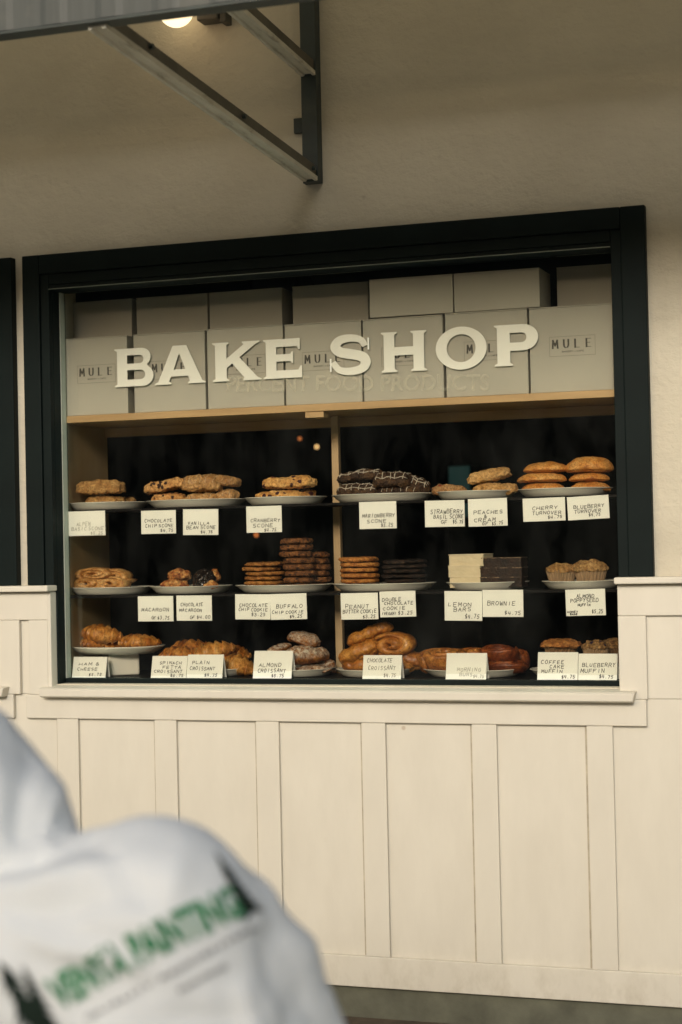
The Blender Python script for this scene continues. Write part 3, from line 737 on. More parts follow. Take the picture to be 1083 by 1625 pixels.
def croissant(W, D, H, seed, seg=3.6, bend=.7, step=.34):
    bm = bmesh.new(); nu, nv = 110, 26; rows = []
    R = H/2
    for i in range(nu+1):
        u = -1+2*i/nu; ang = u*bend
        px = sin(ang)/max(bend, .05)*W/2*.95 if bend > .05 else u*W/2; py = (1-cos(ang))/max(bend, .05)*W/2*1.1
        env = max((1-abs(u)**2.0), .0)**.62*.94+.06
        f = (abs(u)*seg+.15*noise.noise(Vector((u*3, seed, 0)))) % 1.0
        st = 1+step*(.5-f)
        row = []
        for j in range(nv):
            a = 2*pi*j/nv; fl = (abs(u)*seg+.10*sin(a+seed)+.15*noise.noise(Vector((u*3, seed, 0)))) % 1.0
            rr = R*env*(1+step*(.5-fl))*(1+.08*noise.noise(Vector((u*4, cos(a)*1.3+seed, sin(a)*1.3))))
            z = sin(a)*rr
            if z < 0: z *= .72
            row.append(bm.verts.new((px+cos(a)*rr*sin(ang)*-.9, py+cos(a)*rr*cos(ang)*1.1, z)))
        rows.append(row)
    for a, b in zip(rows, rows[1:]):
        for j in range(nv): bm.faces.new((a[j], a[(j+1) % nv], b[(j+1) % nv], b[j]))
    bm.faces.new(rows[0]); bm.faces.new(rows[-1])
    jitter(bm, .0016, 60, seed)
    return fit(bm, W, D, H)
def swirl(W, D, H, seed, turns=2.6, up_='y', nr=10):
    """coiled dough: a flattened rope wound outwards; up_='y' shows the coil to the street, 'z' to the sky"""
    bm = bmesh.new(); n = int(turns*26); pts = []; rad = []
    for i in range(n+1):
        th = i/n*turns*2*pi; r = .12+.88*(i/n)
        pts.append((cos(th+seed)*r, sin(th+seed)*r, noise.noise(Vector((th*.6, seed, 0)))*.10+(.16*(1-i/n)))); rad.append(.62/turns*(1 if i < n-8 else .4+.6*(n-i)/8))
    # section taller than wide
    P = [Vector(p) for p in pts]; rings = []
    for i, p in enumerate(P):
        t_ = (P[min(i+1, n)]-P[max(i-1, 0)]).normalized(); s = Vector((-t_.y, t_.x, 0)).normalized()
        rings.append([bm.verts.new(p+s*(rad[i]*cos(2*pi*k/nr))+Vector((0, 0, 1))*(math.copysign(abs(sin(2*pi*k/nr))**.6, sin(2*pi*k/nr))*.5)) for k in range(nr)])
    for a, b in zip(rings, rings[1:]):
        for k in range(nr): bm.faces.new((a[k], a[(k+1) % nr], b[(k+1) % nr], b[k]))
    bm.faces.new(rings[0]); bm.faces.new(rings[-1])
    if up_ == 'z':
        for v in bm.verts: v.co.z *= 2.1; v.co = Matrix.Rotation(radians(24), 3, 'X') @ v.co
    if up_ == 'y':
        for v in bm.verts: v.co = Vector((v.co.x, -v.co.z, v.co.y))
    fit(bm, W, D, H); jitter(bm, .0018, 50, seed)
    return fit(bm, W, D, H)
def roll(W, D, H, seed):
    """long laminated roll with overlapping flap lines"""
    bm = bmesh.new(); nu, nv = 60, 40; rows = []
    for i in range(nu+1):
        u = -1+2*i/nu; env = (1-abs(u)**4.5)**.5 if abs(u) < 1 else 0; env = max(env, .25)
        row = []
        for j in range(nv):
            a = 2*pi*j/nv
            f = ((a+.35*noise.noise(Vector((u*2.2, seed, 0))))/(2*pi)*3.0) % 1.0
            rr = env*(1+.30*(.5-f))*(1+.06*noise.noise(Vector((u*3, cos(a)+seed, sin(a)))))
            z = sin(a)*rr; z = z if z > 0 else z*.6
            row.append(bm.verts.new((u*W/2, cos(a)*rr*D/2, z*H/2)))
        rows.append(row)
    for a, b in zip(rows, rows[1:]):
        for j in range(nv): bm.faces.new((a[j], a[(j+1) % nv], b[(j+1) % nv], b[j]))
    bm.faces.new(rows[0]); bm.faces.new(rows[-1])
    jitter(bm, .0030, 40, seed); jitter(bm, .0010, 150, seed); return fit(bm, W, D, H)
def macaroon(W, D, H, seed): return lump(W, D, H, seed, .007, 55, .45, 2.0, 0, 5)
def slab(W, D, H, seed):
    bm = bmesh.new(); bx(bm, -W/2, W/2, -D/2, D/2, 0, H)
    bmesh.ops.subdivide_edges(bm, edges=bm.edges[:], cuts=14, use_grid_fill=True)
    jitter(bm, .0011, 60, seed); return bm
KINDS = dict(scone=scone, cookie=cookie, turnover=turnover, croissant=croissant, swirl=swirl, roll=roll, macaroon=macaroon, slab=slab, lump=lump)

def drizzle(parent, W, D, H, n, seed, mat='icing', r=.0011, cross=True):
    """icing threads laid over the top and front of a scone, dropped onto its real surface"""
    from mathutils.bvhtree import BVHTree
    me = parent.data; bvh = BVHTree.FromPolygons([v.co.copy() for v in me.vertices], [tuple(p.vertices) for p in me.polygons])
    rn = random.Random(seed); bm = bmesh.new()
    for k in range(n):
        x = -W*.44+W*.88*(k+.5)/n+rn.uniform(-.004, .004); sl = rn.uniform(-.35, .35); pts = []
        for i in range(22):
            f = i/21; a = radians(8+f*120); dirv = Vector((0, -cos(a), sin(a)))
            o_ = Vector((x+sl*.02*(f-.5)+.0015*sin(f*9+k), 0, H*.42))
            hit = bvh.ray_cast(o_+dirv*.3, -dirv)
            if hit[0]: pts.append(hit[0]+dirv*.0004)
        if len(pts) > 3: tube(bm, pts, [r*rn.uniform(.6, 1.3) for _ in pts], 5)
    if cross:
        for k in range(2):
            pts = []; a = radians(20+k*38+rn.uniform(-8, 8)); dirv = Vector((0, -cos(a), sin(a)))
            for i in range(24):
                x = -W*.42+W*.84*i/23; hit = bvh.ray_cast(Vector((x, .002*sin(i*.9), H*.42+.003*sin(i*.7+k)))+dirv*.3, -dirv)
                if hit[0]: pts.append(hit[0]+dirv*.0004)
            if len(pts) > 3: tube(bm, pts, r, 5)
    if bm.verts: link('icing', bm, mat, parent, True)
    else: bm.free()

cnt = [0]
def item(kind, name, mat, x0, x1, y0, y1, Y, label, cat, group, base=None, tilt=0.0, rz=0.0, depth=None, iced=None, **kw):
    """a pastry filling the photo's x0..x1, y0..y1 at depth Y; base = plate height it rests on (else y1)"""
    cnt[0] += 1; seed = cnt[0]
    a = at(x0, (y0+y1)/2, Y); b = at(x1, (y0+y1)/2, Y); top = at((x0+x1)/2, y0, Y-0.02).z
    zb = base if base is not None else at((x0+x1)/2, y1, Y-0.02).z
    W = b.x-a.x; H = max(top-zb, .006); D = depth or min(max(W*.8, .05), .12)
    if tilt: H = max(H-abs(math.tan(tilt))*W*.55, H*.5)
    bm = KINDS[kind](W, D, H, seed, **kw)
    o = link(name, bm, mat, None, True, ((a.x+b.x)/2, Y, zb+(abs(math.sin(tilt))*W*.42 if tilt else 0)), (0, -tilt, rz))
    tag(o, label, cat, group)
    if iced: drizzle(o, W, D, H, iced[0], seed, iced[1], iced[2], iced[3])
    return o
P1, P2, P3 = Z1+.0085, Z2+.0085, Z3+.0085
PST = Z3+.0800
gS, gT, gC, gK = 'scones on the top shelf', 'turnovers on the top shelf', 'cookies stacked on the middle shelf', 'croissants along the window bottom'
# row 1
item('scone', 'scone', 'scone_seed', 137, 198, 785, 800, .19, 'lower oat-seeded scone of the leftmost pile', 'scone', gS, P1, depth=.10)
item('scone', 'scone', 'scone_seed', 126, 197, 760, 785.5, .18, 'upper domed oat-seeded scone of the leftmost pile', 'scone', gS, depth=.10)
item('scone', 'scone', 'scone_seed', 182, 215, 788, 800, .26, 'small seeded scone lying behind the leftmost pile', 'scone', gS, P1, depth=.07)
item('scone', 'scone', 'scone_choc', 243, 300, 781, 800, .19, 'lower chocolate chip scone, left on its plate', 'scone', gS, P1, depth=.09)
item('scone', 'scone', 'scone_choc', 231, 302, 758, 786, .18, 'upper chocolate chip scone, tipped up to the right', 'scone', gS, tilt=radians(10), depth=.09)
item('scone', 'scone', 'scone_van', 297, 350, 781, 800, .17, 'lower front vanilla scone with sheer glaze', 'scone', gS, P1, depth=.08, iced=(5, 'icing2', .0006, False))
item('scone', 'scone', 'scone_van', 291, 353, 751, 782, .17, 'upper front vanilla scone, highest in its pile', 'scone', gS, depth=.09, iced=(6, 'icing2', .0007, False))
item('scone', 'scone', 'scone_van', 346, 379, 775, 800, .20, 'lower vanilla scone at the right edge of its plate', 'scone', gS, P1, depth=.09, iced=(3, 'icing2', .0006, False))
item('scone', 'scone', 'scone_van', 340, 380, 753, 775, .20, 'upper vanilla scone at the right edge of its plate', 'scone', gS, tilt=radians(-8), depth=.09, iced=(3, 'icing2', .0006, False))
item('scone', 'scone', 'scone_cran', 409, 488, 777, 800, .18, 'lower cranberry scone in front', 'scone', gS, P1, depth=.09)
item('scone', 'scone', 'scone_cran', 474, 502, 775, 800, .24, 'cranberry scone half hidden behind the lower one', 'scone', gS, P1, depth=.08)
item('scone', 'scone', 'scone_cran', 420, 502, 754, 777, .19, 'upper flat-topped cranberry scone', 'scone', gS, depth=.10)
item('scone', 'scone', 'scone_marion', 536, 606, 765, 795, .17, 'lower left dark berry scone with white icing threads', 'scone', gS, P1, depth=.10, iced=(6, 'icing', .0013, True))
item('scone', 'scone', 'scone_marion', 538, 612, 742, 769, .18, 'upper left dark berry scone with crossed icing', 'scone', gS, tilt=radians(6), depth=.10, iced=(5, 'icing', .0015, True))
item('scone', 'scone', 'scone_marion', 598, 672, 771, 795, .17, 'lower right dark berry scone almost covered by others', 'scone', gS, P1, depth=.09, iced=(6, 'icing', .0010, False))
item('scone', 'scone', 'scone_marion', 594, 656, 747, 776, .17, 'upper middle dark berry scone with looping icing', 'scone', gS, depth=.10, iced=(5, 'icing', .0014, True))
item('scone', 'scone', 'scone_marion', 632, 681, 751, 788, .20, 'dark berry scone sliding down to the right', 'scone', gS, tilt=radians(-20), depth=.09, iced=(4, 'icing', .0014, True))
item('scone', 'scone', 'scone_straw', 685, 742, 767, 790, .18, 'single low strawberry scone with a red edge', 'scone', gS, P1, depth=.09)
item('scone', 'scone', 'scone_peach', 752, 822, 764, 790, .19, 'lower pale peach scone', 'scone', gS, P1, depth=.09)
item('scone', 'scone', 'scone_peach', 744, 813, 741, 771, .18, 'upper pale peach scone tipped up to the right', 'scone', gS, tilt=radians(10), depth=.09)
item('turnover', 'turnover', 'turnover', 826, 898, 764, 785, .18, 'bottom turnover of the left pile', 'turnover', gT, P1)
item('turnover', 'turnover', 'turnover', 821, 900, 749, 766, .18, 'middle turnover of the left pile with a pointed end', 'turnover', gT)
item('turnover', 'turnover', 'turnover', 831, 903, 732, 751, .19, 'top turnover of the left pile', 'turnover', gT)
item('turnover', 'turnover', 'turnover', 903, 970, 763, 785, .19, 'bottom turnover of the right pile', 'turnover', gT, P1)
item('turnover', 'turnover', 'turnover', 903, 968, 749, 764.5, .19, 'middle turnover of the right pile', 'turnover', gT)
item('turnover', 'turnover', 'turnover', 898, 974, 724, 750.5, .19, 'top and largest turnover of the right pile', 'turnover', gT)
# row 2
gD = 'coiled danish pastries on the middle shelf'
item('swirl', 'danish_pastry', 'danish', 114, 168, 917, 940, .17, 'lower left pale coiled danish', 'pastry', gD, P2, depth=.07, turns=1.8)
item('swirl', 'danish_pastry', 'danish', 158, 205, 914, 940, .17, 'lower right pale coiled danish', 'pastry', gD, P2, depth=.07, turns=1.8)
item('swirl', 'danish_pastry', 'danish', 121, 183, 900, 922, .18, 'upper left pale coiled danish, widest of the pile', 'pastry', gD, depth=.08, turns=2.2)
item('swirl', 'danish_pastry', 'danish', 166, 211, 901, 930, .20, 'upper right darker coiled danish leaning down', 'pastry', gD, depth=.08, turns=2.2, tilt=radians(-10))
gM = 'macaroons on the middle shelf'
item('macaroon', 'macaroon', 'macaroon', 257, 300, 917, 940, .18, 'lower toasted coconut macaroon', 'macaroon', gM, P2, depth=.07)
item('macaroon', 'macaroon', 'macaroon', 267, 304, 901, 922, .19, 'upper toasted coconut macaroon with a pale crown', 'macaroon', gM, depth=.07)
o = item('macaroon', 'macaroon', 'chocdip', 305, 343, 902, 940, .18, 'glossy chocolate dipped macaroon in front', 'macaroon', gM, P2, depth=.07)
item('macaroon', 'macaroon', 'macaroon', 329, 350, 902, 924, .20, 'coconut macaroon peeking above the chocolate one on the right', 'macaroon', gM, depth=.05)
item('macaroon', 'macaroon', 'macaroon', 324, 347, 920, 940, .155, 'small coconut macaroon in front of the chocolate one', 'macaroon', gM, P2, depth=.04)
ORD = ['bottom', 'second from bottom', 'third from bottom', 'fourth from bottom', 'fifth from bottom', 'sixth from bottom', 'seventh from bottom', 'eighth from bottom']
def stack(mat, x0, x1, ytop, n, Y, what, sway=2.0, base=P2, ybot=None, seed=1, wobble=None):
    rn = random.Random(seed)
    zt = at((x0+x1)/2, ytop, Y).z; zb = base; h = (zt-zb)/n
    for i in range(n):
        dx = rn.uniform(-sway, sway)+(wobble[i] if wobble else 0)
        a, b = at(x0+dx, 900, Y).x, at(x1+dx+rn.uniform(-sway, sway), 900, Y).x
        W = b-a; cnt[0] += 1
        bm = cookie(W, min(W, .13), h*.97, cnt[0])
        o = link('cookie', bm, mat, None, True, ((a+b)/2, Y+rn.uniform(-.004, .004), zb+i*h), (0, radians(rn.uniform(-.8, .8)), rn.uniform(0, 6)))
        tag(o, ('top' if i == n-1 else ORD[i])+' '+what, 'cookie', gC)
stack('cookie_cc', 388, 449, 891, 6, .18, 'thin golden chip cookie in the low left-hand stack', 2.2, seed=2)
stack('cookie_bc', 448, 498, 853, 8, .165, 'dark oat cookie in the tallest stack', 1.5, seed=3, wobble=[4, 4, 3, 2, 2, -1, -2, -2])
stack('cookie_bc', 478, 523, 875, 6, .235, 'dark oat cookie in the stack behind the tallest one', 1.5, seed=4)
stack('cookie_pb', 540, 602, 883, 6, .18, 'orange peanut butter cookie of the stack right of the post', 1.6, seed=5)
stack('cookie_dc', 607, 677, 887, 6, .20, 'black cocoa cookie of the dark stack', 1.6, seed=6)
def bar(mat, topmat, x0, x1, y0, y1, base, label, Y, cat, group, depth=.08, rz=0):
    o = item('slab', 'lemon_bar' if cat == 'lemon bar' else 'brownie', mat, x0, x1, y0, y1, Y, label, cat, group, base, depth=depth, rz=rz)
    xs = [v.co.x for v in o.data.vertices]; zs = [v.co.z for v in o.data.vertices]
    bm = bmesh.new(); W = max(xs)-min(xs)
    bx(bm, -W/2-.0006, W/2+.0006, -depth/2-.0012, depth/2+.0006, 0, .0030); bmesh.ops.subdivide_edges(bm, edges=bm.edges[:], cuts=9, use_grid_fill=True); jitter(bm, .0008, 90, x0)
    link('top_crust', bm, topmat, o, True, (0, 0, max(zs)-.0022))
    o.data.polygons.foreach_set('use_smooth', [False]*len(o.data.polygons))
    return o
gL, gB = 'lemon bars on the middle shelf', 'brownies on the middle shelf'
bar('lemon', 'lemontop', 720, 768, 915, 935, P2, 'bottom pale lemon bar', .17, 'lemon bar', gL)
bar('lemon', 'lemontop', 718, 768, 898, 915.5, None, 'middle pale lemon bar', .17, 'lemon bar', gL)
bar('lemon', 'lemontop', 720, 776, 880, 898.5, None, 'top pale lemon bar, turned so its side shows', .175, 'lemon bar', gL, rz=radians(-7))
bar('brownie', 'brownietop', 768, 833, 916, 935, P2, 'bottom black brownie of the three', .17, 'brownie', gB)
bar('brownie', 'brownietop', 768, 833, 901, 916.5, None, 'middle black brownie of the three', .17, 'brownie', gB)
bar('brownie', 'brownietop', 770, 832, 885.5, 901.5, None, 'top black brownie with a cracked pale crust', .17, 'brownie', gB)
def muffin(px0, px1, ytop, ysplit, base, Y, topmat, wrapmat, label, group, over=1.0, H=None):
    a, b = at(px0, ytop, Y).x, at(px1, ytop, Y).x; W = b-a; zt = at((px0+px1)/2, ytop, Y-.02).z
    zs = at((px0+px1)/2, ysplit, Y-.03).z; cnt[0] += 1; sd_ = cnt[0]
    t = empty('muffin', ((a+b)/2, Y, base), label, 'muffin', group)
    bm = bmesh.new(); hw = zs-base+.006; n = 96; rings = []
    for k in range(7):
        f = k/6; r = W/2*over*(.74+.26*f)
        rings.append([bm.verts.new(((r+(.0022 if i % 4 < 2 else -.0012)*(0.4+f))*cos(2*pi*i/n), (r+(.0022 if i % 4 < 2 else -.0012)*(.4+f))*sin(2*pi*i/n), hw*f+(.0015*sin(i*.9+sd_) if k == 6 else 0))) for i in range(n)])
    for r1, r2 in zip(rings, rings[1:]):
        for i in range(n): bm.faces.new((r1[i], r1[(i+1) % n], r2[(i+1) % n], r2[i]))
    bm.faces.new(rings[0])
    link('paper_cup', bm, wrapmat, t)
    bm = lump(W*1.04, W*1.04, zt-zs+.007, sd_, .007, 60, .3, 2.2, 0, 5)
    link('crumb_top', bm, topmat, t, True, (0, 0, zs-base-.007))
    return t
gU = 'muffins in paper cups'
muffin(867, 915, 892, 908, P2, .18, 'muf_poppy', 'wrap', 'left poppyseed muffin in a pale paper cup, middle shelf', gU, .95)
muffin(909, 965, 887, 907, P2, .18, 'muf_poppy', 'wrap', 'right and larger poppyseed muffin in a pale cup, middle shelf', gU, .9)
z_m = at(890, 1050, .18).z
for (x0, x1, lab) in ((862, 918, 'coffee cake muffin mostly behind the coffee cake card, below the other'), (922, 972, 'lower blueberry muffin hidden behind its card')):
    muffin(x0, x1, 1062, 1068, P3, .18, 'muf_coffee' if x0 < 900 else 'muf_blue', 'wrapdark', lab, gU, .82)
muffin(858, 922, 1013, 1027, at(890, 1060, .18).z, .18, 'muf_coffee', 'wrapdark', 'upper coffee cake muffin with a wide crumb brim', gU, .78)
muffin(924, 966, 1015, 1031, at(940, 1060, .18).z, .18, 'muf_blue', 'wrap', 'upper blueberry muffin in the bottom right corner', gU, .92)
muffin(950, 992, 1012, 1030, at(940, 1060, .18).z, .29, 'muf_blue', 'wrapdark', 'dim muffin behind, against the right end', gU, .9)
muffin(950, 992, 1056, 1066, P3, .29, 'muf_blue', 'wrapdark', 'dim lower muffin behind, against the right end', gU, .9)
# row 3
R3 = radians
item('croissant', 'croissant', 'ham', 125, 172, 1010, 1040, .19, 'lower left ham croissant on the cake stand', 'croissant', gK, PST, depth=.08, bend=.4)
item('croissant', 'croissant', 'ham', 160, 194, 1017, 1040, .22, 'small ham croissant tucked behind on the cake stand', 'croissant', gK, PST, depth=.07, bend=.4)
item('croissant', 'croissant', 'ham', 125, 192, 989, 1026, .18, 'topmost ham croissant on the cake stand', 'croissant', gK, tilt=R3(-5), depth=.09, bend=.5)
item('croissant', 'croissant', 'ham', 186, 253, 1006, 1040, .19, 'ham croissant lying alone on the right of the cake stand', 'croissant', gK, PST, depth=.09, bend=.4)
item('croissant', 'croissant', 'spin', 262, 330, 1048, 1083, .20, 'lowest spinach croissant behind its card', 'croissant', gK, P3, depth=.10, bend=.3)
item('croissant', 'croissant', 'plain', 325, 395, 1052, 1083, .22, 'lowest plain croissant at the right of the plate', 'croissant', gK, P3, depth=.10, bend=.3)
item('croissant', 'croissant', 'spin', 250, 322, 1025, 1064, .17, 'left spinach croissant above the cards', 'croissant', gK, depth=.09, bend=.5)
item('croissant', 'croissant', 'spin', 268, 342, 1014, 1050, .23, 'rear spinach croissant, top of the pile', 'croissant', gK, depth=.09, bend=.5)
item('croissant', 'croissant', 'plain', 300, 376, 1015, 1060, .17, 'pale plain croissant leaning up to the right', 'croissant', gK, tilt=R3(14), depth=.09, bend=.5)
item('croissant', 'croissant', 'spin', 352, 396, 1022, 1052, .25, 'darker croissant at the back right of the pile', 'croissant', gK, tilt=R3(-12), depth=.09, bend=.5)
item('croissant', 'croissant', 'plain', 340, 404, 1034, 1080, .18, 'plain croissant sloping down at the right edge', 'croissant', gK, tilt=R3(-16), depth=.09, bend=.3)
item('lump', 'croissant', 'almond', 470, 526, 1054, 1083, .18, 'bottom right almond croissant', 'croissant', gK, P3, depth=.09, amp=.007, freq=30)
item('lump', 'croissant', 'almond', 420, 470, 1050, 1083, .20, 'bottom almond croissant behind the card', 'croissant', gK, P3, depth=.09, amp=.007, freq=30)
item('lump', 'croissant', 'almond', 502, 533, 1045, 1070, .23, 'almond croissant at the far right of its pile', 'croissant', gK, depth=.07, amp=.006, freq=30)
item('croissant', 'croissant', 'almond', 447, 514, 1024, 1056, .16, 'broad almond croissant in the middle of its pile', 'croissant', gK, depth=.09, bend=.4, step=.08)
item('croissant', 'croissant', 'almond', 421, 466, 1019, 1050, .20, 'almond croissant leaning up from the left', 'croissant', gK, tilt=R3(24), depth=.08, bend=.3, step=.08)
item('lump', 'croissant', 'almond', 488, 522, 1027, 1050, .20, 'almond croissant just under the topmost on the right', 'croissant', gK, depth=.08, amp=.006, freq=30)
item('lump', 'croissant', 'almond', 454, 506, 1000, 1030, .20, 'topmost almond croissant white with sugar', 'croissant', gK, tilt=R3(-14), depth=.08, amp=.006, freq=30)
item('roll', 'croissant', 'painchoc', 546, 616, 1042, 1083, .20, 'lowest left chocolate croissant', 'croissant', gK, P3, depth=.11)
item('roll', 'croissant', 'painchoc', 594, 664, 1042, 1083, .20, 'lowest right chocolate croissant', 'croissant', gK, P3, depth=.11)
item('roll', 'croissant', 'painchoc', 560, 640, 1018, 1056, .27, 'rear chocolate croissant seen through the gaps of the pile', 'croissant', gK, depth=.09)
item('roll', 'croissant', 'painchoc', 542, 614, 1014, 1060, .17, 'left chocolate croissant in the middle layer, steeply tipped', 'croissant', gK, tilt=R3(22), depth=.09)
item('roll', 'croissant', 'painchoc', 596, 674, 1022, 1066, .20, 'right chocolate croissant in the middle layer', 'croissant', gK, tilt=R3(-14), depth=.09)
item('swirl', 'croissant', 'painchoc', 596, 660, 1003, 1042, .165, 'chocolate croissant end-on with its coil showing', 'croissant', gK, depth=.09, turns=1.7)
item('roll', 'croissant', 'painchoc', 553, 630, 988, 1029, .19, 'topmost chocolate croissant tipped up to the right', 'croissant', gK, tilt=R3(20), depth=.08)
gN = 'sticky buns along the window bottom'
item('swirl', 'morning_bun', 'bun', 664, 746, 1028, 1083, .19, 'large golden morning bun on the left', 'bun', gN, P3, depth=.12, turns=2.6, up_='z')
item('swirl', 'morning_bun', 'bun', 724, 792, 1028, 1083, .25, 'morning bun half hidden behind the card', 'bun', gN, P3, depth=.1, turns=2.4, up_='z')
item('swirl', 'morning_bun', 'bunred', 775, 828, 1030, 1083, .30, 'morning bun rising behind the two dark red ones', 'bun', gN, P3, depth=.09, turns=2.4, up_='z')
item('swirl', 'morning_bun', 'bunred', 760, 836, 1047, 1083, .18, 'lower dark red morning bun right of the card', 'bun', gN, P3, depth=.11, turns=2.4, up_='z')
item('swirl', 'morning_bun', 'bunred', 763, 824, 1023, 1052, .18, 'upper dark red morning bun right of the card', 'bun', gN, depth=.1, turns=2.4, up_='z')
item('swirl', 'morning_bun', 'bunred', 796, 842, 1030, 1083, .26, 'morning bun at the back right corner', 'bun', gN, P3, depth=.08, turns=2.4, up_='z')

# ------------------------------------------------------------------ price cards
def card(px, lines, label, tent=False, Y=0.0780, mat='ink', rot=0.0, lean=0.0, seed=0, faint=None):
    x0, x1, y0, y1 = px
    a = at((x0+x1)/2, y0, Y); b = at((x0+x1)/2, y1, Y); W = at(x1, y0, Y).x-at(x0, y0, Y).x; H = a.z-b.z
    rn = random.Random(seed+7)
    if tent: b.z = Z3
    t = empty('price_card', (a.x, Y, b.z), label, 'price card', 'hand-written price cards')
    lean = 0.0; bm = bmesh.new()
    if tent:
        lr = radians(14); Hs = H
        def leaf(s):
            pts = [(-W/2, 0), (W/2, 0), (W/2, 1), (-W/2, 1)]
            f = []; 
            for th in (0, .0008):
                f.append([bm.verts.new((x, (s*(1-z)*Hs*math.tan(lr))+th*s, z*Hs)) for x, z in pts])
            bm.faces.new(f[0]); bm.faces.new(f[1])
            for i in range(4): bm.faces.new((f[0][i], f[0][(i+1) % 4], f[1][(i+1) % 4], f[1][i]))
        leaf(-1); leaf(1)
    else:
        bx(bm, -W/2, W/2, -.0004, .0004, 0, H)
        bx(bm, -W/2, W/2, .0006, .0055, H-.0008, H)
    o = link('card_sheet', bm, 'card', t)
    bm = bmesh.new(); bm2 = bmesh.new(); any2 = False
    for (txt, fx0, fx1, fz, fh) in lines:
        strokes(bm, txt, -W/2+fx0*W, -W/2+fx1*W, fz*H, fh*H, .0016, 0, rn, gap=.38, skew=.12)
    if tent:
        for v in bm.verts: v.co.y += -(1-v.co.z/Hs)*Hs*math.tan(lr)-.0014
    else:
        for v in bm.verts: v.co.y -= .0009
    link('handwriting', bm, mat, t)
    t.rotation_euler = (0, rot, 0)
    if tent: t.location.y = Y+.004; t.rotation_euler = (0, 0, rot)
    return t
def L3(a, b, c, p, px=.62): return [(a, .12, .88, .62, .13), (b, .22, .8, .42, .13), (c, .1, .72, .24, .13), (p, px, .95, .06, .12)]
def L2(a, b, p, px=.55): return [(a, .1, .9, .50, .13), (b, .12, .92, .28, .13), (p, px, .92, .07, .12)]
cards = [
 ((109, 167, 811, 850), [('ALPEN', .22, .6, .40, .15), ('BASIC SCONE', .08, .95, .22, .14), ('$5.25', .6, .93, .04, .12)], 'pencilled pale card, leftmost on the top shelf', 'paleink'),
 ((224, 279, 810, 847), L2('CHOCOLATE', 'CHIP SCONE', '$4.75'), 'card reading chocolate chip scone', 'ink'),
 ((290, 346, 808, 849), [('VANILLA', .14, .74, .40, .12), ('BEAN SCONE', .1, .92, .24, .12), ('$4.75', .5, .84, .06, .12)], 'card reading vanilla bean scone', 'ink'),
 ((391, 447, 803, 845), [('CRANBERRY', .12, .95, .40, .12), ('SCONE', .18, .75, .2, .13), ('$4.75', .5, .84, .04, .12)], 'card reading cranberry scone', 'ink'),
 ((570, 629, 796, 839), [('MARIONBERRY', .08, .95, .42, .13), ('SCONE', .2, .72, .22, .12), ('$5.25', .58, .9, .07, .12)], 'card reading marionberry scone', 'ink'),
 ((674, 737, 794, 836), [('STRAWBERRY', .14, .95, .50, .15), ('BASIL SCONE', .22, .97, .31, .14), ('GF', .4, .56, .12, .12), ('$5.75', .7, .96, .12, .13)], 'card reading strawberry basil scone', 'ink'),
 ((743, 805, 791, 835), [('PEACHES', .14, .88, .45, .12), ('&', .4, .48, .32, .1), ('CREAM', .14, .7, .17, .12), ('GF', .35, .5, .04, .1), ('$5.75', .6, .88, .04, .12)], 'card reading peaches and cream', 'ink'),
 ((830, 897, 790, 827), [('CHERRY', .22, .82, .50, .14), ('TURNOVER', .22, .9, .28, .14), ('$4.75', .58, .92, .1, .13)], 'card reading cherry turnover', 'ink'),
 ((901, 967, 787, 824), [('BLUEBERRY', .15, .88, .48, .15), ('TURNOVER', .16, .8, .28, .14), ('$4.75', .5, .78, .12, .13)], 'card reading blueberry turnover', 'ink'),
 ((219, 275, 946, 986), [('MACAROON', .1, .88, .40, .13), ('GF $3.75', .38, .88, .08, .12)], 'card reading macaroon only', 'ink'),
 ((280, 336, 945, 985), [('CHOCOLATE', .12, .75, .58, .12), ('MACAROON', .08, .72, .36, .12), ('GF $4.00', .38, .95, .08, .12)], 'card reading chocolate macaroon', 'ink'),
 ((373, 428.6, 943, 983), [('CHOCOLATE', .12, .92, .50, .13), ('CHIP COOKIE', .1, .92, .33, .12), ('$3.25', .46, .86, .14, .13)], 'card reading chocolate chip cookie', 'ink'),
 ((429.4, 487, 942, 983), [('BUFFALO', .16, .88, .44, .14), ('CHIP COOKIE', .04, .9, .23, .12), ('$4.25', .52, .86, .06, .12)], 'card reading buffalo chip cookie', 'ink'),
 ((541, 600, 941, 983), [('PEANUT', .12, .75, .42, .15), ('BUTTER COOKIE', .05, .95, .24, .13), ('$3.25', .58, .92, .04, .12)], 'card reading peanut butter cookie', 'ink'),
 ((603, 660, 938, 979), [('DOUBLE', .07, .6, .62, .12), ('CHOCOLATE', .12, .93, .48, .12), ('COOKIE', .08, .7, .28, .12), ('(VEGAN)', .05, .45, .09, .11), ('$3.25', .5, .9, .09, .13)], 'card reading double chocolate cookie, vegan', 'ink'),
 ((705, 764.6, 938, 985), [('LEMON', .1, .72, .48, .13), ('BARS', .24, .7, .32, .13), ('$4.75', .54, .92, .08, .14)], 'card reading lemon bars', 'ink'),
 ((765.4, 830, 936, 979), [('BROWNIE', .12, .8, .42, .15), ('$4.75', .54, .93, .08, .14)], 'card reading brownie, beside the lemon bars card', 'ink'),
 ((898, 961, 935, 977), [('ALMOND', .28, .72, .68, .13), ('POPPYSEED', .12, .82, .52, .14), ('MUFFIN', .3, .62, .36, .09), ('HONEY', .03, .3, .12, .07), ('BASE', .1, .28, .04, .06), ('$5.25', .65, .92, .08, .14)], 'card reading almond poppyseed muffin', 'ink'),
]
random.seed(11)
for i, (px, ln, lab, mt) in enumerate(cards):
    card(px, ln, lab, mat=mt, seed=i, rot=radians(random.uniform(-1.2, 1.2)) if i not in (6, 8) else radians(-2.0 if i == 8 else -.5))
